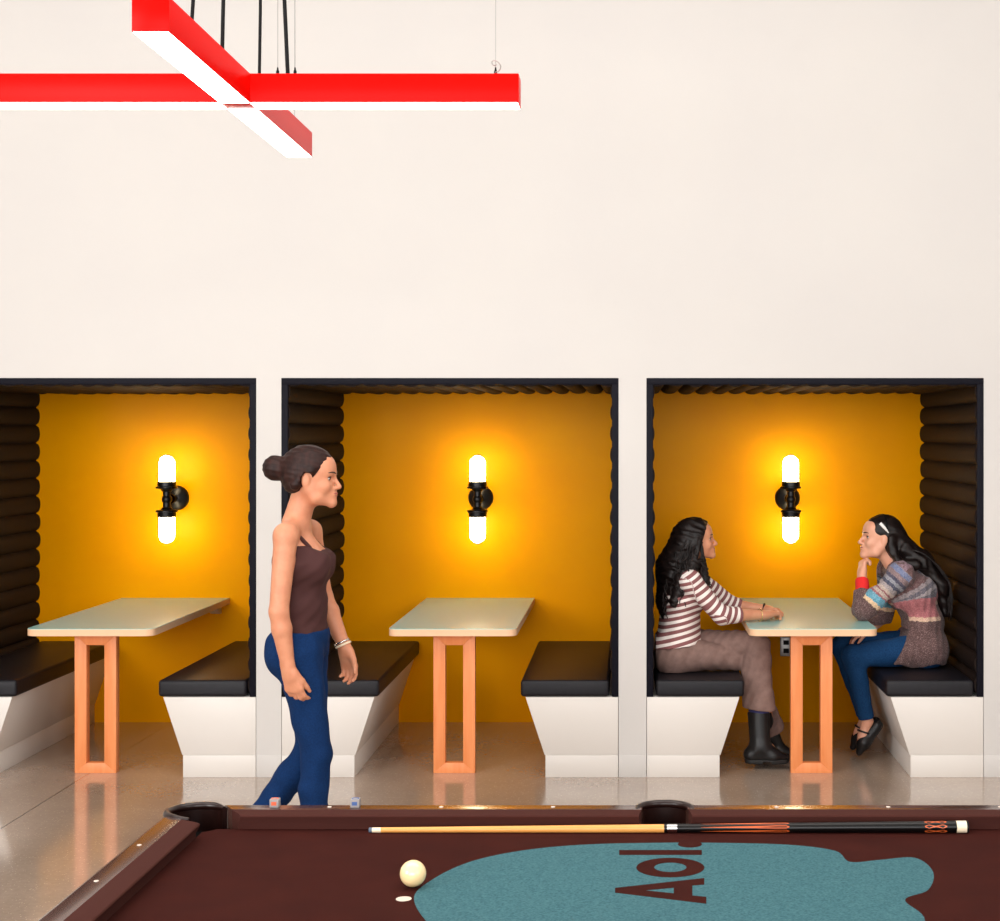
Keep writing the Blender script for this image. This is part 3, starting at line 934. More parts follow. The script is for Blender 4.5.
def folds(amp, sc, seed=0):
    r = np.random.default_rng(seed); ks = r.normal(size=(5, 3)) * sc; ph = r.uniform(0, 6.28, 5)
    def f(X, Y, Z):
        s = 0
        for k, p in zip(ks, ph): s = s + np.sin(k[0] * X + k[1] * Y + k[2] * Z + p)
        return amp * s / 2.2
    return f

YL = V3(0, 1, 0)
def torso_prims(pel, waist, chest, neckb, wid=1.0, bust=.05):
    f = unit(np.cross(YL, unit(nv(neckb) - nv(waist)))) * 1.0
    return [Cap(pel, waist, .098, .082, (YL, 1.5 * wid), .03), Cap(waist, chest, .082, .098, (YL, 1.45 * wid), .03), Cap(chest, nv(neckb) * .85 + nv(chest) * .15, .098, .045, (YL, 1.5 * wid), .03)]

# =========================================== woman in the striped top (faces right)
R1 = thing('person', 'woman with long dark curly hair in striped top sitting with legs crossed, hands on table', 'person', (.30, 8.13, .495))
sgn = 1
pel, waist, chest, neckb = V3(.252, 8.13, .605), V3(.262, 8.13, .74), V3(.272, 8.13, .885), V3(.305, 8.13, 1.025)
H1 = Head((.352, 8.13, 1.186), (1, .0, .05), (0.02, 0, 1), .95)
shN, shF = V3(.312, 7.975, .975), V3(.322, 8.285, .978)
elN, elF = V3(.478, 7.985, .800), V3(.560, 8.38, .806)
wrN, wrF = V3(.716, 8.09, .789), V3(.735, 8.345, .789)
hipN, hipF = V3(.265, 8.035, .585), V3(.262, 8.225, .602)
knF, knN = V3(.662, 8.055, .640), V3(.615, 8.10, .560)
anF, anN = V3(.682, 7.985, .150), V3(.765, 8.205, .150)
torso = torso_prims(pel, waist, chest, neckb, 1.0)
bust = [Ell(chest + V3(.085, q * .065, -.005), (.052, .058, .055), None, .03) for q in (-1, 1)]
shoul = [Cap(neckb + V3(-.005, q * .03, -.02), sh, .048, .050, None, .03) for q, sh in ((-1, shN), (1, shF))]
armsU = [Cap(shN, elN, .047, .037, None, .02), Cap(shF, elF, .047, .037, None, .02)]
armsF = [Cap(elN, wrN, .038, .025, None, .012), Cap(elF, wrF, .038, .025, None, .012)]
legs = [Cap(hipN, knN, .082, .056, None, .03), Cap(hipF, knF, .082, .056, None, .03), Cap(knN, anN, .054, .036, None, .02), Cap(knF, anF, .054, .036, None, .02)]
butt_ = [Ell(pel + V3(-.03, q * .075, -.02), (.10, .10, .10), None, .03) for q in (-1, 1)]
neck = [Cap(H1.w(-.022, 0, -.055), neckb + V3(0, 0, -.01), .050, .056, None, .025)]
h1 = hand(wrN, unit(V3(.085, .075, .004)), V3(.45, .35, -.9), V3(-.3, .9, .3), (.55, .75, .5), .92, (.5, .8, .3))
h2 = hand(wrF, unit(V3(.085, -.055, .002)), V3(.35, -.4, -.85), V3(-.2, -.9, .35), (.5, .7, .5), .92, (.5, .8, .3))
body = H1.prims() + neck + [p.grown(-.008) for p in torso + shoul + armsU[:] + butt_ + legs] + armsF + h1 + h2 + [Cap(anF, V3(.74, 7.985, .09), .03, .028), Cap(anN, V3(.80, 8.20, .06), .03, .022)]
seatcut = lambda X, Y, Z: np.maximum(np.where((X < .585), .4965 - Z, -1.0), .1335 - X) + 0 * Y
tabcut = lambda X, Y, Z: np.where((X > .603), np.where(Z > .70, .7555 - Z, -1.0), -1.0) + 0 * Y
mesh_of('body', skin(body, .005, [seatcut, tabcut]), M['skin'], R1)
H1.features(R1, M['lips'], M['iris'])
# top: torso, shoulders, sleeves to below the elbow
cufN, cufF = elN + (wrN - elN) * .42, elF + (wrF - elF) * .30
shirt = [p.grown(.014) for p in torso] + [Cap(pel + V3(.012, 0, -.01), waist, .128, .100, (YL, 1.40), .03)] + [p.grown(.022) for p in butt_] + [p.grown(.008) for p in bust] + [p.grown(.008) for p in shoul] + [p.grown(.010) for p in armsU] + [Cap(elN, cufN, .047, .043, None, .02), Cap(elF, cufF, .047, .043, None, .02)]
dN, dF = unit(cufN - elN), unit(cufF - elF)
def cut_cuff(c, d, r=.12):
    def f(X, Y, Z):
        s = (X - c[0]) * d[0] + (Y - c[1]) * d[1] + (Z - c[2]) * d[2]
        near = ((X - c[0]) ** 2 + (Y - c[1]) ** 2 + (Z - c[2]) ** 2) < r * r
        return np.where(near, s, -1.0)
    return f
hem = lambda X, Y, Z: np.maximum(.632 + .10 * (X - .25) - Z, .1335 - X) + 0 * Y
neckline = lambda X, Y, Z: (-(np.sqrt((X - .345) ** 2 + (Y - 8.13) ** 2 + (Z - 1.085) ** 2) - .098))
def round_chain(a, b, c, up=.07):
    a = a + V3(0, 0, up); s0 = a + (b - a) * .5; s1 = b + (c - b) * .55
    return [a, s0] + [(1 - u) ** 2 * s0 + 2 * u * (1 - u) * b + u * u * s1 for u in (.2, .4, .6, .8)] + [s1, c]
armN, armF = round_chain(shN, elN, wrN), round_chain(shF, elF, wrF)
def along1(v):
    out = v[:, 2] * 1.0 - .25 * (v[:, 0] - .25)
    for ch in (armN, armF):
        par, d = chain_param(ch, v)
        off = np.abs(v[:, 1] - 8.13)
        m = (d < .072) & ((par > .12) | (off > .125)) & (off > .09)
        out[m] = .48 + par[m]
    return out
mesh_of('striped_top', skin(shirt, .0055, [hem, neckline, cut_cuff(cufN, dN), cut_cuff(cufF, dF)], folds(.0022, 45, 1)), M['stripes'], R1, {'along': along1})
# trousers
tr = [Cap(pel + V3(0, 0, -.0), waist + V3(0, 0, -.05), .104, .088, (YL, 1.5), .03)] + [p.grown(.012) for p in butt_] + [
    Cap(hipN, knN, .088, .062, None, .03), Cap(knN, knN + (anN - knN) * .97, .060, .066, None, .02),
    Cap(hipF, hipF + (knF - hipF) * .3, .092, .088, None, .03), Cap(hipF + (knF - hipF) * .3, knF, .086, .070, None, .007),
    Cap(knF, knF + (anF - knF) * .68, .068, .090, None, .012)]
hemF = knF + (anF - knF) * .675; hF = unit(V3(.05, 0, -1) + V3(-.16, 0, 0))
hemN = knN + (anN - knN) * 1.0; hN = unit(anN - knN)
mesh_of('trousers', skin(tr, .006, [seatcut, cut_cuff(hemF, hF, .20), cut_cuff(hemN, hN, .14)], folds(.0052, 42, 2)), M['taupe'], R1)
def boot(root, ank, toe, up, nm='boot', h=.13, w=0):
    ank, toe = nv(ank), nv(toe); d = toe - ank; d[2] = 0; d = unit(d); s = np.cross(V3(0, 0, 1), d)
    sole = toe[2]
    heel = ank - d * .045; heel[2] = sole + .045
    ball_ = toe - d * .075; ball_[2] = sole + .040
    tip = toe - d * .012; tip[2] = sole + .030
    pr = [Cap(ank + nv(up) * h, ank, .052 + w, .046 + w, None, .02), Cap(ank, heel, .046, .038, None, .02), Cap(heel, ball_, .036, .038, (s, 1.05), .025), Cap(ank, ball_, .044, .036, None, .03), Cap(ball_, tip, .036, .022, (s, 1.15), .02)]
    fl = lambda X, Y, Z: (sole + .022 - Z) + 0 * X + 0 * Y
    b = mesh_of(nm, skin(pr, .005, [fl, lambda X, Y, Z: (X - (ank + nv(up) * h * .9)[0]) * up[0] + (Y - (ank + nv(up) * h * .9)[1]) * up[1] + (Z - (ank + nv(up) * h * .9)[2]) * up[2]]), M['boot'], root)
    sp = [Cap(heel, ball_, .037, .041, (s, 1.05), .02), Cap(ball_, tip, .041, .026, (s, 1.15), .02)]
    arch = ank + d * .035
    cuts = [lambda X, Y, Z: np.maximum(sole - Z, Z - (sole + .0235)) + 0 * X + 0 * Y,
            lambda X, Y, Z: np.where(((X - arch[0]) * d[0] + (Y - arch[1]) * d[1]) ** 2 < .022 ** 2, sole + .013 - Z, -1.0)]
    spz = [Cap(V3(p.a[0], p.a[1], sole + .012), V3(p.b[0], p.b[1], sole + .012), p.r1, p.r2, p.flat, .02) for p in sp]
    mesh_of('sole', skin(spz, .004, cuts, pad=.01), M['shoesole'], b)
    return b
upF = unit(knF - anF)
boot(R1, anF + V3(-.002, 0, -.035), V3(.815, 7.980, .028), upF, h=.20, w=.007)
boot(R1, anN + V3(-.01, 0, -.04), V3(.875, 8.19, .006), unit(knN - anN), h=.17)
MB().tube([tuple(anF + upF * .150 + .045 * (V3(1, 0, 0) * math.cos(a) + V3(0, 1, 0) * math.sin(a))) for a in np.linspace(0, 2 * PI, 24, endpoint=False)], .012, 8, close=True).build('sock', M['sock'], R1, 60)
# hair: one mass with curls
def ring_at(c, d, r, tr_, nm, m, root, fl=1.0):
    d = unit(d); u = unit(np.cross(d, V3(0, 0, 1))); w_2 = np.cross(d, u)
    return MB().tube([tuple(nv(c) + r * (u * math.cos(a) + w_2 * fl * math.sin(a))) for a in np.linspace(0, 2 * PI, 28, endpoint=False)], tr_, 8, close=True).build(nm, m, root, 60)
hp = [H1.e((-.016, 0, .040), (.104, .084, .086), 0), H1.e((-.045, 0, .0), (.075, .082, .10), .03),
      Cap(H1.w(-.06, 0, -.02), V3(.225, 8.13, 1.03), .088, .090, (YL, 1.15), .04), Cap(V3(.225, 8.13, 1.03), V3(.198, 8.13, .86), .080, .058, (YL, 1.9), .04),
      Cap(V3(.198, 8.13, .86), V3(.192, 8.11, .775), .055, .030, (YL, 2.1), .03)]
for q in (-1, 1):
    hp += [Cap(H1.w(.012, q * .072, .03), H1.w(.000, q * .084, -.08), .028, .040, None, .03), Cap(H1.w(.0, q * .084, -.08), V3(.285, 8.13 + q * .125, .99), .042, .045, None, .03),
           Cap(V3(.285, 8.13 + q * .125, .99), V3(.235, 8.13 + q * .15, .87), .045, .03, None, .03),
           Cap(H1.w(.01, q * .075, -.09), V3(.395, 8.13 + q * .085, .985), .022, .020, None, .02), Cap(V3(.395, 8.13 + q * .085, .985), V3(.405, 8.13 + q * .09, .915), .018, .008, None, .02)]
fc = H1.w(.052, 0, .048); fn = unit(H1.R @ np.array([.93, 0, -.37]))
facecut = lambda X, Y, Z: np.where(Z > H1.c[2] - .10, (X - fc[0]) * fn[0] + (Y - fc[1]) * fn[1] + (Z - fc[2]) * fn[2], -1.0)
cr_ = MB(); rr = random.Random(7)
for i in range(120):
    q = rr.choice((-1, 1)); 
    th = rr.uniform(.15, 1.0) * PI / 2 * 1.9; 
    a0 = H1.w(-.075 * math.sin(th) * 1.1 + .01, q * .088 * abs(math.cos(th)) , rr.uniform(-.06, .06))
    endz = rr.uniform(.78, 1.0)
    w_3 = rr.uniform(-.17, .17)
    a1 = V3(.175 + .04 * rr.random() + (.10 if abs(w_3) > .13 and endz > .88 else 0), 8.13 + w_3, endz)
    mid = (a0 + a1) / 2 + V3(-.05, (w_3) * .25, .02)
    if i % 9 == 0:
        a0 = H1.w(.02, q * .083, rr.uniform(-.03, .01)); a1 = V3(.40 + rr.uniform(-.02, .03), 8.13 + q * rr.uniform(.07, .12), rr.uniform(.90, .97)); mid = (a0 + a1) / 2 + V3(0.0, q * .03, 0)
    elif i % 3 == 0:
        a0 = H1.w(rr.uniform(-.05, .03), -.088, rr.uniform(-.02, .04)); a1 = V3(.215 + rr.uniform(-.02, .10), 8.13 - rr.uniform(.14, .19), rr.uniform(.84, .99)); mid = (a0 + a1) / 2 + V3(-.02, -.04, 0)
    pts = []; ph_ = rr.uniform(0, 6.28); fr_ = rr.uniform(3, 5.5); am = rr.uniform(.005, .010)
    for k in range(22):
        u = k / 21; p = (1 - u) ** 2 * a0 + 2 * u * (1 - u) * mid + u * u * a1
        g_ = am * min(1, u * 2)
        pts.append(tuple(p + V3(math.cos(ph_ + u * fr_ * 6.28), math.sin(ph_ + u * fr_ * 6.28), .2 * math.sin(ph_ + u * fr_ * 6.28)) * g_))
    cr_.tube(pts, [.0055 * (1 - .55 * k / 21) for k in range(22)], 6)
def curlnoise(X, Y, Z):
    return .0018 * np.sin(70 * Y + 9 * np.sin(28 * Z + 20 * X)) + .003 * np.sin(95 * Y + 60 * X + 6 * np.sin(36 * Z))
mesh_of('hair', skin(hp, .0055, [facecut, lambda X, Y, Z: .1345 - X + 0 * Y + 0 * Z], curlnoise), M['hairblack'], R1, extra=cr_)
ring_at(wrN - unit(wrN - elN) * .035, wrN - elN, .0315, .0022, 'bracelet', M['gold'], R1)
ring_at(wrF - unit(wrF - elF) * .005, wrF - elF, .0290, .0055, 'watch_strap', M['black'], R1)

# =========================================== woman in the patterned cardigan (faces left)
R2 = thing('person', 'woman in patterned knit cardigan and jeans leaning on the table with chin on her hand', 'person', (1.58, 8.28, .495))
pel, waist, chest, neckb = V3(1.575, 8.28, .605), V3(1.580, 8.28, .74), V3(1.530, 8.28, .890), V3(1.448, 8.28, 1.030)
H2 = Head((1.352, 8.28, 1.186), (-1, -.12, .05), (-.0, 0, 1), 1.02)
shN, shF = V3(1.440, 8.120, 1.000), V3(1.430, 8.44, 1.000)
elN, elF = V3(1.236, 8.125, .806), V3(1.405, 8.475, .735)
wrN, wrF = V3(1.247, 8.225, .985), V3(1.300, 8.34, .675)
hipN, hipF = V3(1.565, 8.185, .592), V3(1.565, 8.375, .592)
knN, knF = V3(1.192, 8.155, .562), V3(1.165, 8.385, .580)
anN, anF = V3(1.272, 8.20, .205), V3(1.290, 8.37, .190)
torso = torso_prims(pel, waist, chest, neckb, 1.0)
bust = [Ell(chest + V3(-.080, q * .065, -.02), (.052, .058, .055), None, .03) for q in (-1, 1)]
hunch = [Cap(chest + V3(.02, 0, .02), neckb + V3(.02, 0, -.03), .085, .06, (YL, 1.6), .04)]
shoul = [Cap(neckb + V3(.005, q * .03, -.02), sh, .050, .052, None, .03) for q, sh in ((-1, shN), (1, shF))]
armsU = [Cap(shN, elN, .047, .036, None, .02), Cap(shF, elF, .047, .037, None, .02)]
armsF = [Cap(elN, wrN, .036, .024, None, .012), Cap(elF, wrF, .036, .025, None, .012)]
legs = [Cap(hipN, knN, .082, .056, None, .03), Cap(hipF, knF, .082, .056, None, .03), Cap(knN, anN, .053, .035, None, .02), Cap(knF, anF, .053, .035, None, .02)]
butt_ = [Ell(pel + V3(.02, q * .075, -.02), (.10, .10, .10), None, .03) for q in (-1, 1)]
neck = [Cap(H2.w(-.022, 0, -.055), neckb + V3(-.01, 0, -.0), .050, .056, None, .025)]
h1 = hand(wrN, unit(V3(.008, .030, .07)), V3(.65, .35, .2), V3(-.25, .9, .0), (.75, 1.0, .7), .90, (.5, .8, .3))
h2 = hand(wrF, unit(V3(-.08, -.015, -.035)), V3(-.2, -.1, -.9), V3(0, -1, 0), (.3, .4, .3), .92)
toe2 = V3(1.222, 8.185, .042)
body = H2.prims() + neck + [p.grown(-.008) for p in torso + shoul + armsU + butt_ + legs] + armsF + h1 + h2 + foot(anN, toe2 + V3(.006, 0, .014), .9) + foot(anF, V3(1.225, 8.37, .05), .9)
seat2 = lambda X, Y, Z: np.maximum(np.where((X > 1.293) & (Z > .36), .4965 - Z, -1.0), X - 1.749) + 0 * Y
tab2 = lambda X, Y, Z: np.where(X < 1.268, np.where(Z > .72, .7555 - Z, np.where(Z > .66, Z - .712, -1.0)), -1.0) + 0 * Y
mesh_of('body', skin(body, .005, [seat2, tab2]), M['skin2'], R2)
H2.features(R2, M['lips'], M['iris'])
cufN = elN + (wrN - elN) * .56; cufF = elF + (wrF - elF) * .85
card = [p.grown(.016) for p in torso] + [p.grown(.012) for p in bust + hunch + shoul] + [Cap(shN, elN, .059, .055, None, .04), Cap(shF, elF, .058, .054, None, .04)] + [Cap(elN, cufN, .052, .044, None, .02), Cap(elF, cufF, .048, .042, None, .02)] + [
    Cap(waist + V3(.01, 0, -.03), pel + V3(-.01, 0, -.02), .10, .118, (YL, 1.42), .03), Cap(hipN, hipN + (knN - hipN) * .42, .100, .094, None, .03), Cap(hipF, hipF + (knF - hipF) * .42, .100, .094, None, .03)] + [p.grown(.018) for p in butt_]
def along2(v):
    sp, d0 = chain_param([neckb + V3(.02, 0, .06), chest + V3(.05, 0, 0), waist, pel], v)
    out = .5 + np.clip(sp * .74 - .02 + .06 * (np.abs(v[:, 1] - 8.28) < .1), .0, .45)
    for ch in ([shN + V3(.03, 0, .06), elN, wrN], [shF + V3(.03, 0, .06), elF, wrF]):
        par, d = chain_param(ch, v)
        m = (d < .085) & (par > .04) & (np.abs(v[:, 1] - 8.28) > .105)
        out[m] = np.clip(par[m] * .87, 0, .49)
    return out
hem2 = lambda X, Y, Z: np.maximum(np.maximum(.512 + .012 * np.sin(30 * X + 12 * Y) * (X < 1.66) - Z, np.where(Z < .70, 1.395 + .55 * (Z - .52) - X, -1.0)), X - 1.749) + 0 * Y
neckl2 = lambda X, Y, Z: (-(np.sqrt((X - 1.395) ** 2 + (Y - 8.28) ** 2 + (Z - 1.105) ** 2) - .070))
mesh_of('cardigan', skin(card, .0055, [hem2, neckl2, tab2, cut_cuff(cufN, unit(wrN - elN)), cut_cuff(cufF, unit(wrF - elF), .08)], folds(.0038, 46, 3)), M['knit'], R2, {'along': along2})
mesh_of('red_cuff', skin([Cap(elN + (wrN - elN) * .42, elN + (wrN - elN) * .90, .040, .035, None, .01)], .005, [cut_cuff(elN + (wrN - elN) * .90, unit(wrN - elN))], folds(.001, 60, 4)), M['redcuff'], R2)
jn = [Cap(pel, waist + V3(0, 0, -.08), .10, .09, (YL, 1.45), .03)] + [p.grown(.004) for p in butt_] + [p.grown(.006) for p in legs]
mesh_of('jeans', skin(jn, .0055, [seat2, cut_cuff(anN + unit(knN - anN) * .02, unit(anN - knN), .10), cut_cuff(anF + unit(knF - anF) * .02, unit(anF - knF), .10)], folds(.0022, 45, 5)), M['denim'], R2)
for (an, toe) in ((anN, toe2), (anF, V3(1.215, 8.37, .034))):
    an, toe = nv(an), nv(toe); d = unit(toe - an); s = V3(0, 1, 0); up2 = unit(np.cross(s, d)); up2 = up2 if up2[0] < 0 else -up2
    heel = an + V3(.052, 0, -.022)
    ball2 = an + (toe - an) * .68 + V3(.012, 0, 0)
    pr = [Cap(heel, ball2, .031, .037, (s, 1.0), .02), Cap(ball2, toe + V3(.004, 0, .0), .037, .018, (s, 1.15), .02)]
    opn = Ell(an + (toe - an) * .30 - V3(.028, 0, -.006), (.035, .030, .062), frame(unit(np.cross(s, d)), d), .006, True)
    sh_ = mesh_of('shoe', skin(pr + [opn], .004, [lambda X, Y, Z: (.008 - Z) + 0 * X + 0 * Y]), M['boot'], R2)
    st = an + (toe - an) * .34
    ring_at(st, d, .036, .005, 'strap', M['boot'], sh_)
# hair drawn back, half up, falling down her back
hp = [H2.e((-.020, 0, .040), (.101, .079, .083), 0), H2.e((-.085, 0, .018), (.040, .050, .045), .03), Cap(H2.w(-.075, 0, -.0), V3(1.475, 8.28, 1.125), .055, .06, (YL, 1.2), .04),
      Cap(V3(1.475, 8.28, 1.125), V3(1.575, 8.27, 1.055), .058, .055, (YL, 1.6), .04), Cap(V3(1.575, 8.27, 1.055), V3(1.675, 8.26, .93), .052, .045, (YL, 2.0), .04), Cap(V3(1.675, 8.26, .93), V3(1.700, 8.26, .78), .045, .025, (YL, 2.0), .03),
      Cap(H2.w(-.040, .064, -.01), H2.w(-.030, .066, -.085), .030, .026, None, .02), Cap(H2.w(-.035, .072, -.01), V3(1.43, 8.175, 1.05), .020, .022, None, .02), Cap(V3(1.43, 8.175, 1.05), V3(1.52, 8.16, 1.045), .022, .03, None, .03), Cap(H2.w(-.035, -.072, -.01), V3(1.43, 8.385, 1.05), .020, .022, None, .02), Cap(V3(1.43, 8.385, 1.05), V3(1.52, 8.40, 1.045), .022, .03, None, .03)]
fc2 = H2.w(.060, 0, .050); fn2 = unit(H2.R @ np.array([.82, 0, -.57]))
ear = [H2.e((.004, q * .080, -.016), (.028, .026, .036), .0, True) for q in (-1, 1)]
cr_ = MB()
for i in range(130):
    w_3 = rr.uniform(-.10, .10)
    c0 = [H2.w(-.06, w_3 * .5, rr.uniform(.0, .07)), V3(1.475, 8.28 + w_3 * .7, 1.165 - abs(w_3) * .25), V3(1.59, 8.27 + w_3, 1.09), V3(1.705, 8.26 + w_3, .95), V3(1.715 + rr.uniform(-.02, .005), 8.26 + w_3 * 1.2, rr.uniform(.72, .86))]
    pts = smooth_open = []
    pp = [c0[0]] + c0 + [c0[-1]]
    for k in range(4):
        p0, p1, p2, p3 = pp[k:k + 4]
        for j in range(6):
            u = j / 6
            q = .5 * (2 * p1 + (p2 - p0) * u + (2 * p0 - 5 * p1 + 4 * p2 - p3) * u * u + (3 * p1 - p0 - 3 * p2 + p3) * u ** 3)
            pts.append(tuple(q + V3(.004 * math.sin(i + k * 2.1 + j * .6), .004 * math.cos(i * 1.7 + k + j * .5), 0)))
    cr_.tube([(min(p[0], 1.742), p[1], p[2]) for p in pts], [.0036 * (1 - .5 * k / len(pts)) for k in range(len(pts))], 6)
mesh_of('hair', skin(hp + ear, .005, [lambda X, Y, Z: np.where(X < 1.43, (X - fc2[0]) * fn2[0] + (Y - fc2[1]) * fn2[1] + (Z - fc2[2]) * fn2[2], -1.0)],
        lambda X, Y, Z: .002 * np.sin(150 * Y + 5 * np.sin(20 * X)) + .0015 * np.sin(120 * Z + 40 * X)), M['hairblack'], R2, extra=cr_)
c_ = H2.w(-.000, .086, .048)
mb = MB(); a, b = H2.w(.022, .071, .078), H2.w(-.022, .081, .030)
mb.tube([tuple(a), tuple(a * .7 + b * .3 + H2.R[:, 1] * .006), tuple((a + b) / 2 + H2.R[:, 1] * .007), tuple(a * .25 + b * .75 + H2.R[:, 1] * .005), tuple(b)], [.009, .0095, .008, .006, .003], 10).build('hair_clip', M['whiteclip'], R2, 60)
mb = MB(); mb.tube([tuple(H2.w(-.012 + .0 * t, .083 * math.cos(t), .036 + .086 * math.sin(t))) for t in np.linspace(0, PI, 20)], .004, 8).build('hairband', M['black'], R2, 60)

# =========================================== woman walking past (faces right)
R3 = thing('person', 'woman in dark tank top and blue jeans walking past the middle booth', 'person', (-1.30, 6.1, 0))
YC = 6.1
pel, waist, chest, neckb = V3(-1.312, YC, .905), V3(-1.305, YC, 1.06), V3(-1.312, YC, 1.235), V3(-1.330, YC, 1.395)
H3 = Head((-1.268, YC, 1.572), (1, -.04, -.06), (.05, 0, 1), 1.03)
shN, shF = V3(-1.335, 5.935, 1.350), V3(-1.310, 6.262, 1.345)
elN, elF = V3(-1.352, 5.890, 1.060), V3(-1.262, 6.30, 1.075)
wrN, wrF = V3(-1.318, 5.905, .835), V3(-1.172, 6.28, .868)
hipN, hipF = V3(-1.305, 6.012, .885), V3(-1.312, 6.188, .885)
knN, knF = V3(-1.232, 6.02, .485), V3(-1.285, 6.17, .475)
anN, anF = V3(-1.240, 6.02, .095), V3(-1.515, 6.165, .165)
torso = torso_prims(pel, waist, chest, neckb, 1.0)
bust = [Ell(chest + V3(.072, q * .062, -.015), (.050, .056, .056), None, .04) for q in (-1, 1)]
shoul = [Cap(neckb + V3(-.005, q * .03, -.02), sh, .046, .047, None, .03) for q, sh in ((-1, shN), (1, shF))]
armsU = [Cap(shN, elN, .046, .037, None, .025), Cap(shF, elF, .046, .037, None, .025)]
armsF = [Cap(elN, elN + (wrN - elN) * .3, .037, .038, None, .012), Cap(elN + (wrN - elN) * .3, wrN, .038, .025, None, .012), Cap(elF, elF + (wrF - elF) * .3, .037, .038, None, .012), Cap(elF + (wrF - elF) * .3, wrF, .038, .025, None, .012)]
legs = [Cap(hipN, knN, .080, .052, None, .03), Cap(hipF, knF, .080, .052, None, .03), Cap(knN, knN + (anN - knN) * .35 + V3(-.01, 0, 0), .049, .050, None, .02), Cap(knN + (anN - knN) * .35 + V3(-.01, 0, 0), anN, .050, .034, None, .02),
        Cap(knF, knF + (anF - knF) * .35, .049, .050, None, .02), Cap(knF + (anF - knF) * .35, anF, .050, .034, None, .02)]
butt_ = [Ell(pel + V3(-.030, q * .070, -.02), (.090, .090, .105), None, .03) for q in (-1, 1)]
neck = [Cap(H3.w(-.022, 0, -.055), neckb, .049, .054, None, .025)]
h1 = hand(wrN, unit(V3(.025, .01, -.1)), V3(.25, .9, 0), V3(.9, -.2, .2), (.35, .5, .35), 1.0, (.4, .85, .3))
h2 = hand(wrF, unit(V3(.025, 0, -.1)), V3(-.35, -.9, -.1), V3(.9, -.3, .2), (.35, .5, .35), 1.0, (.4, .85, .3))
body = H3.prims() + neck + [p.grown(-.004) for p in torso + shoul + bust] + armsU + [p.grown(-.008) for p in butt_ + legs] + armsF + h1 + h2 + foot(anN, V3(-1.07, 6.0, .035)) + foot(anF, V3(-1.415, 6.165, .045))
mesh_of('body', skin(body, .005, [lambda X, Y, Z: (.012 - Z) + 0 * X + 0 * Y]), M['skin'], R3)
H3.features(R3, M['lips'], M['iris'])
tk = [p.grown(.006) for p in torso] + [p.grown(.004) for p in bust]
strapp = [Cap(chest + V3(.055, q * .085, .06), neckb + V3(-.01, q * .085, -.012), .009, .009, None, .015) for q in (-1, 1)] + [Cap(neckb + V3(-.01, q * .085, -.012), chest + V3(-.074, q * .08, .05), .009, .009, None, .015) for q in (-1, 1)]
def topcut(X, Y, Z): return (Z - (1.305 + .10 * np.maximum(0, -(X + 1.30)) - .5 * np.maximum(0, X + 1.27))) + 0 * Y
v_, f_ = skin(tk, .0055, [topcut, lambda X, Y, Z: (.945 - Z) + 0 * X + 0 * Y], folds(.0025, 40, 6))
v2_, f2_ = skin(strapp, .0045)
mesh_of('tank_top', (np.concatenate([v_, v2_]), np.concatenate([f_, f2_ + len(v_)])), M['tank'], R3)
jn = [Cap(pel + V3(0, 0, -.0), waist + V3(0, 0, -.12), .106, .104, (YL, 1.42), .03)] + [p.grown(.007) for p in butt_] + [p.grown(.008) for p in legs] + [
    Cap(knN + (anN - knN) * .6, anN + V3(0, 0, -.0), .050, .048, None, .02), Cap(knF + (anF - knF) * .6, anF, .050, .048, None, .02)]
mesh_of('jeans', skin(jn, .006, [lambda X, Y, Z: (Z - (.968 + .12 * np.maximum(0, -(X + 1.30)))) + 0 * Y, cut_cuff(anN + V3(0, 0, -.045), V3(0, 0, -1), .13), cut_cuff(anF + unit(anF - knF) * .03, unit(anF - knF), .13)], folds(.0025, 42, 8)), M['denimdark'], R3)
boot(R3, anN + V3(-.01, 0, -.01), V3(-1.045, 6.0, .002), V3(0, 0, 1), 'shoe', .05)
# rear shoe, on its toe
d = unit(V3(-1.415, 6.165, .032) - anF)
heel = anF + V3(-.060, 0, -.005); toe = V3(-1.402, 6.165, .026); ball3 = anF + (toe - anF) * .62 + V3(-.02, 0, -.01)
ball3[2] = max(ball3[2], .05)
s2 = mesh_of('shoe', skin([Cap(heel, ball3, .037, .040, (YL, 1.05), .025), Cap(ball3, toe, .040, .024, (YL, 1.15), .02), Cap(anF, ball3, .044, .036, None, .03)], .005, [lambda X, Y, Z: (.002 - Z) + 0 * X + 0 * Y]), M['boot'], R3)
hp = [H3.e((-.018, 0, .040), (.103, .081, .085), 0), H3.e((-.05, 0, .0), (.070, .076, .075), .03), Cap(H3.w(-.09, 0, .03), H3.w(-.135, 0, .028), .040, .046, None, .02), Ell(H3.w(-.150, 0, .025), (.045, .045, .050), None, .02)]
for q in (-1, 1): hp += [Cap(H3.w(.015, q * .074, .03), H3.w(-.045, q * .074, -.03), .016, .020, None, .02)]
fc3 = H3.w(.050, 0, .045); fn3 = unit(H3.R @ np.array([.85, 0, -.53]))
ear = [H3.e((.002, q * .082, -.016), (.026, .026, .036), .0, True) for q in (-1, 1)]
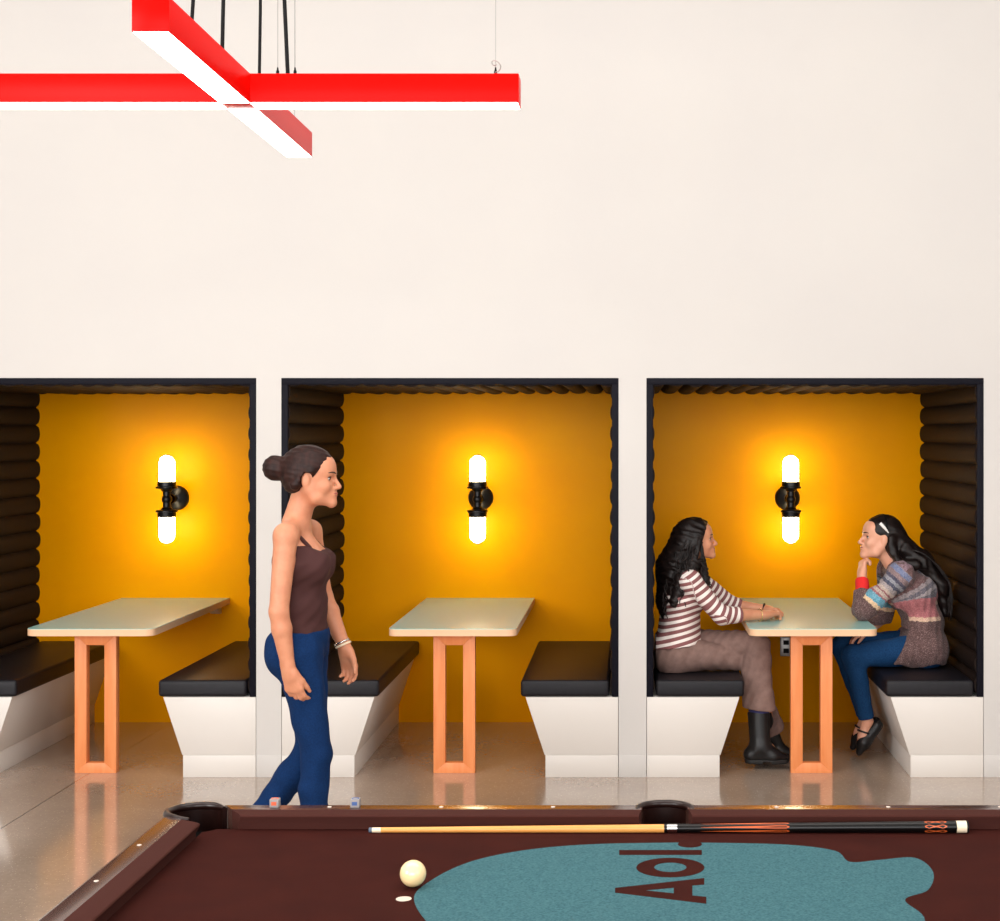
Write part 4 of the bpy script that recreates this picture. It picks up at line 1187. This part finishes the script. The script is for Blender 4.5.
mesh_of('hair', skin(hp + ear, .005, [lambda X, Y, Z: np.where(X > -1.35, (X - fc3[0]) * fn3[0] + (Y - fc3[1]) * fn3[1] + (Z - fc3[2]) * fn3[2], -1.0)],
        lambda X, Y, Z: .0014 * np.sin(300 * Z + 60 * X + 3 * np.sin(30 * Y)) + .0008 * np.sin(160 * Y + 60 * Z)), M['hairbrown'], R3)
ring_at(wrF - unit(wrF - elF) * .012, wrF - elF, .0300, .0048, 'bracelet', M['ivory'], R3)
ring_at(wrF - unit(wrF - elF) * .024, wrF - elF, .0305, .0040, 'bracelet', M['chrome'], R3)

# ------------------------------------------------------------------ light
def area(name, loc, target, sx, sy, power, col=(1, 1, 1)):
    l = bpy.data.lights.new(name, 'AREA'); l.shape = 'RECTANGLE'; l.size = sx; l.size_y = sy
    l.energy = power; l.color = col
    o = bpy.data.objects.new(name, l); COL.objects.link(o); o.location = loc
    o.rotation_euler = (Vector(target) - Vector(loc)).to_track_quat('-Z', 'Y').to_euler()
    return o
area('window_daylight_left', (-5.6, -1.0, 3.0), (-.3, 8, 1.6), 3.0, 3.0, 300, (1, .99, .98))
area('window_daylight_right', (5.0, -1.0, 3.2), (-.3, 8, 1.8), 3.0, 3.0, 110, (1, .99, .98))
area('hall_ceiling_light', (-.5, 4.2, CEIL - .05), (-.5, 4.2, 0), 7.0, 2.6, 170, (1, .97, .93))
area('added_front_fill', (-.5, -4.3, 2.3), (-.5, 8, 1.5), 7.0, 3.2, 420, (1, .99, .985))  # added fill behind the camera, brightens the amber booth backs; no real window
w_ = bpy.data.worlds.new('daylight'); SC.world = w_; w_.use_nodes = True
bg = w_.node_tree.nodes['Background']
bg.inputs['Color'].default_value = (.93, .96, 1, 1); bg.inputs['Strength'].default_value = .35

vs = SC.view_settings
SC.display_settings.display_device = 'sRGB'
vs.view_transform = 'Standard'; vs.look = 'None'; vs.gamma = 1; vs.use_curve_mapping = False
vs.exposure = .17
SC.cycles.use_denoising = True
SC.cycles.max_bounces = 8; SC.cycles.diffuse_bounces = 5; SC.cycles.glossy_bounces = 4
SC.cycles.sample_clamp_indirect = 6
SC.cycles.caustics_reflective = False; SC.cycles.caustics_refractive = False
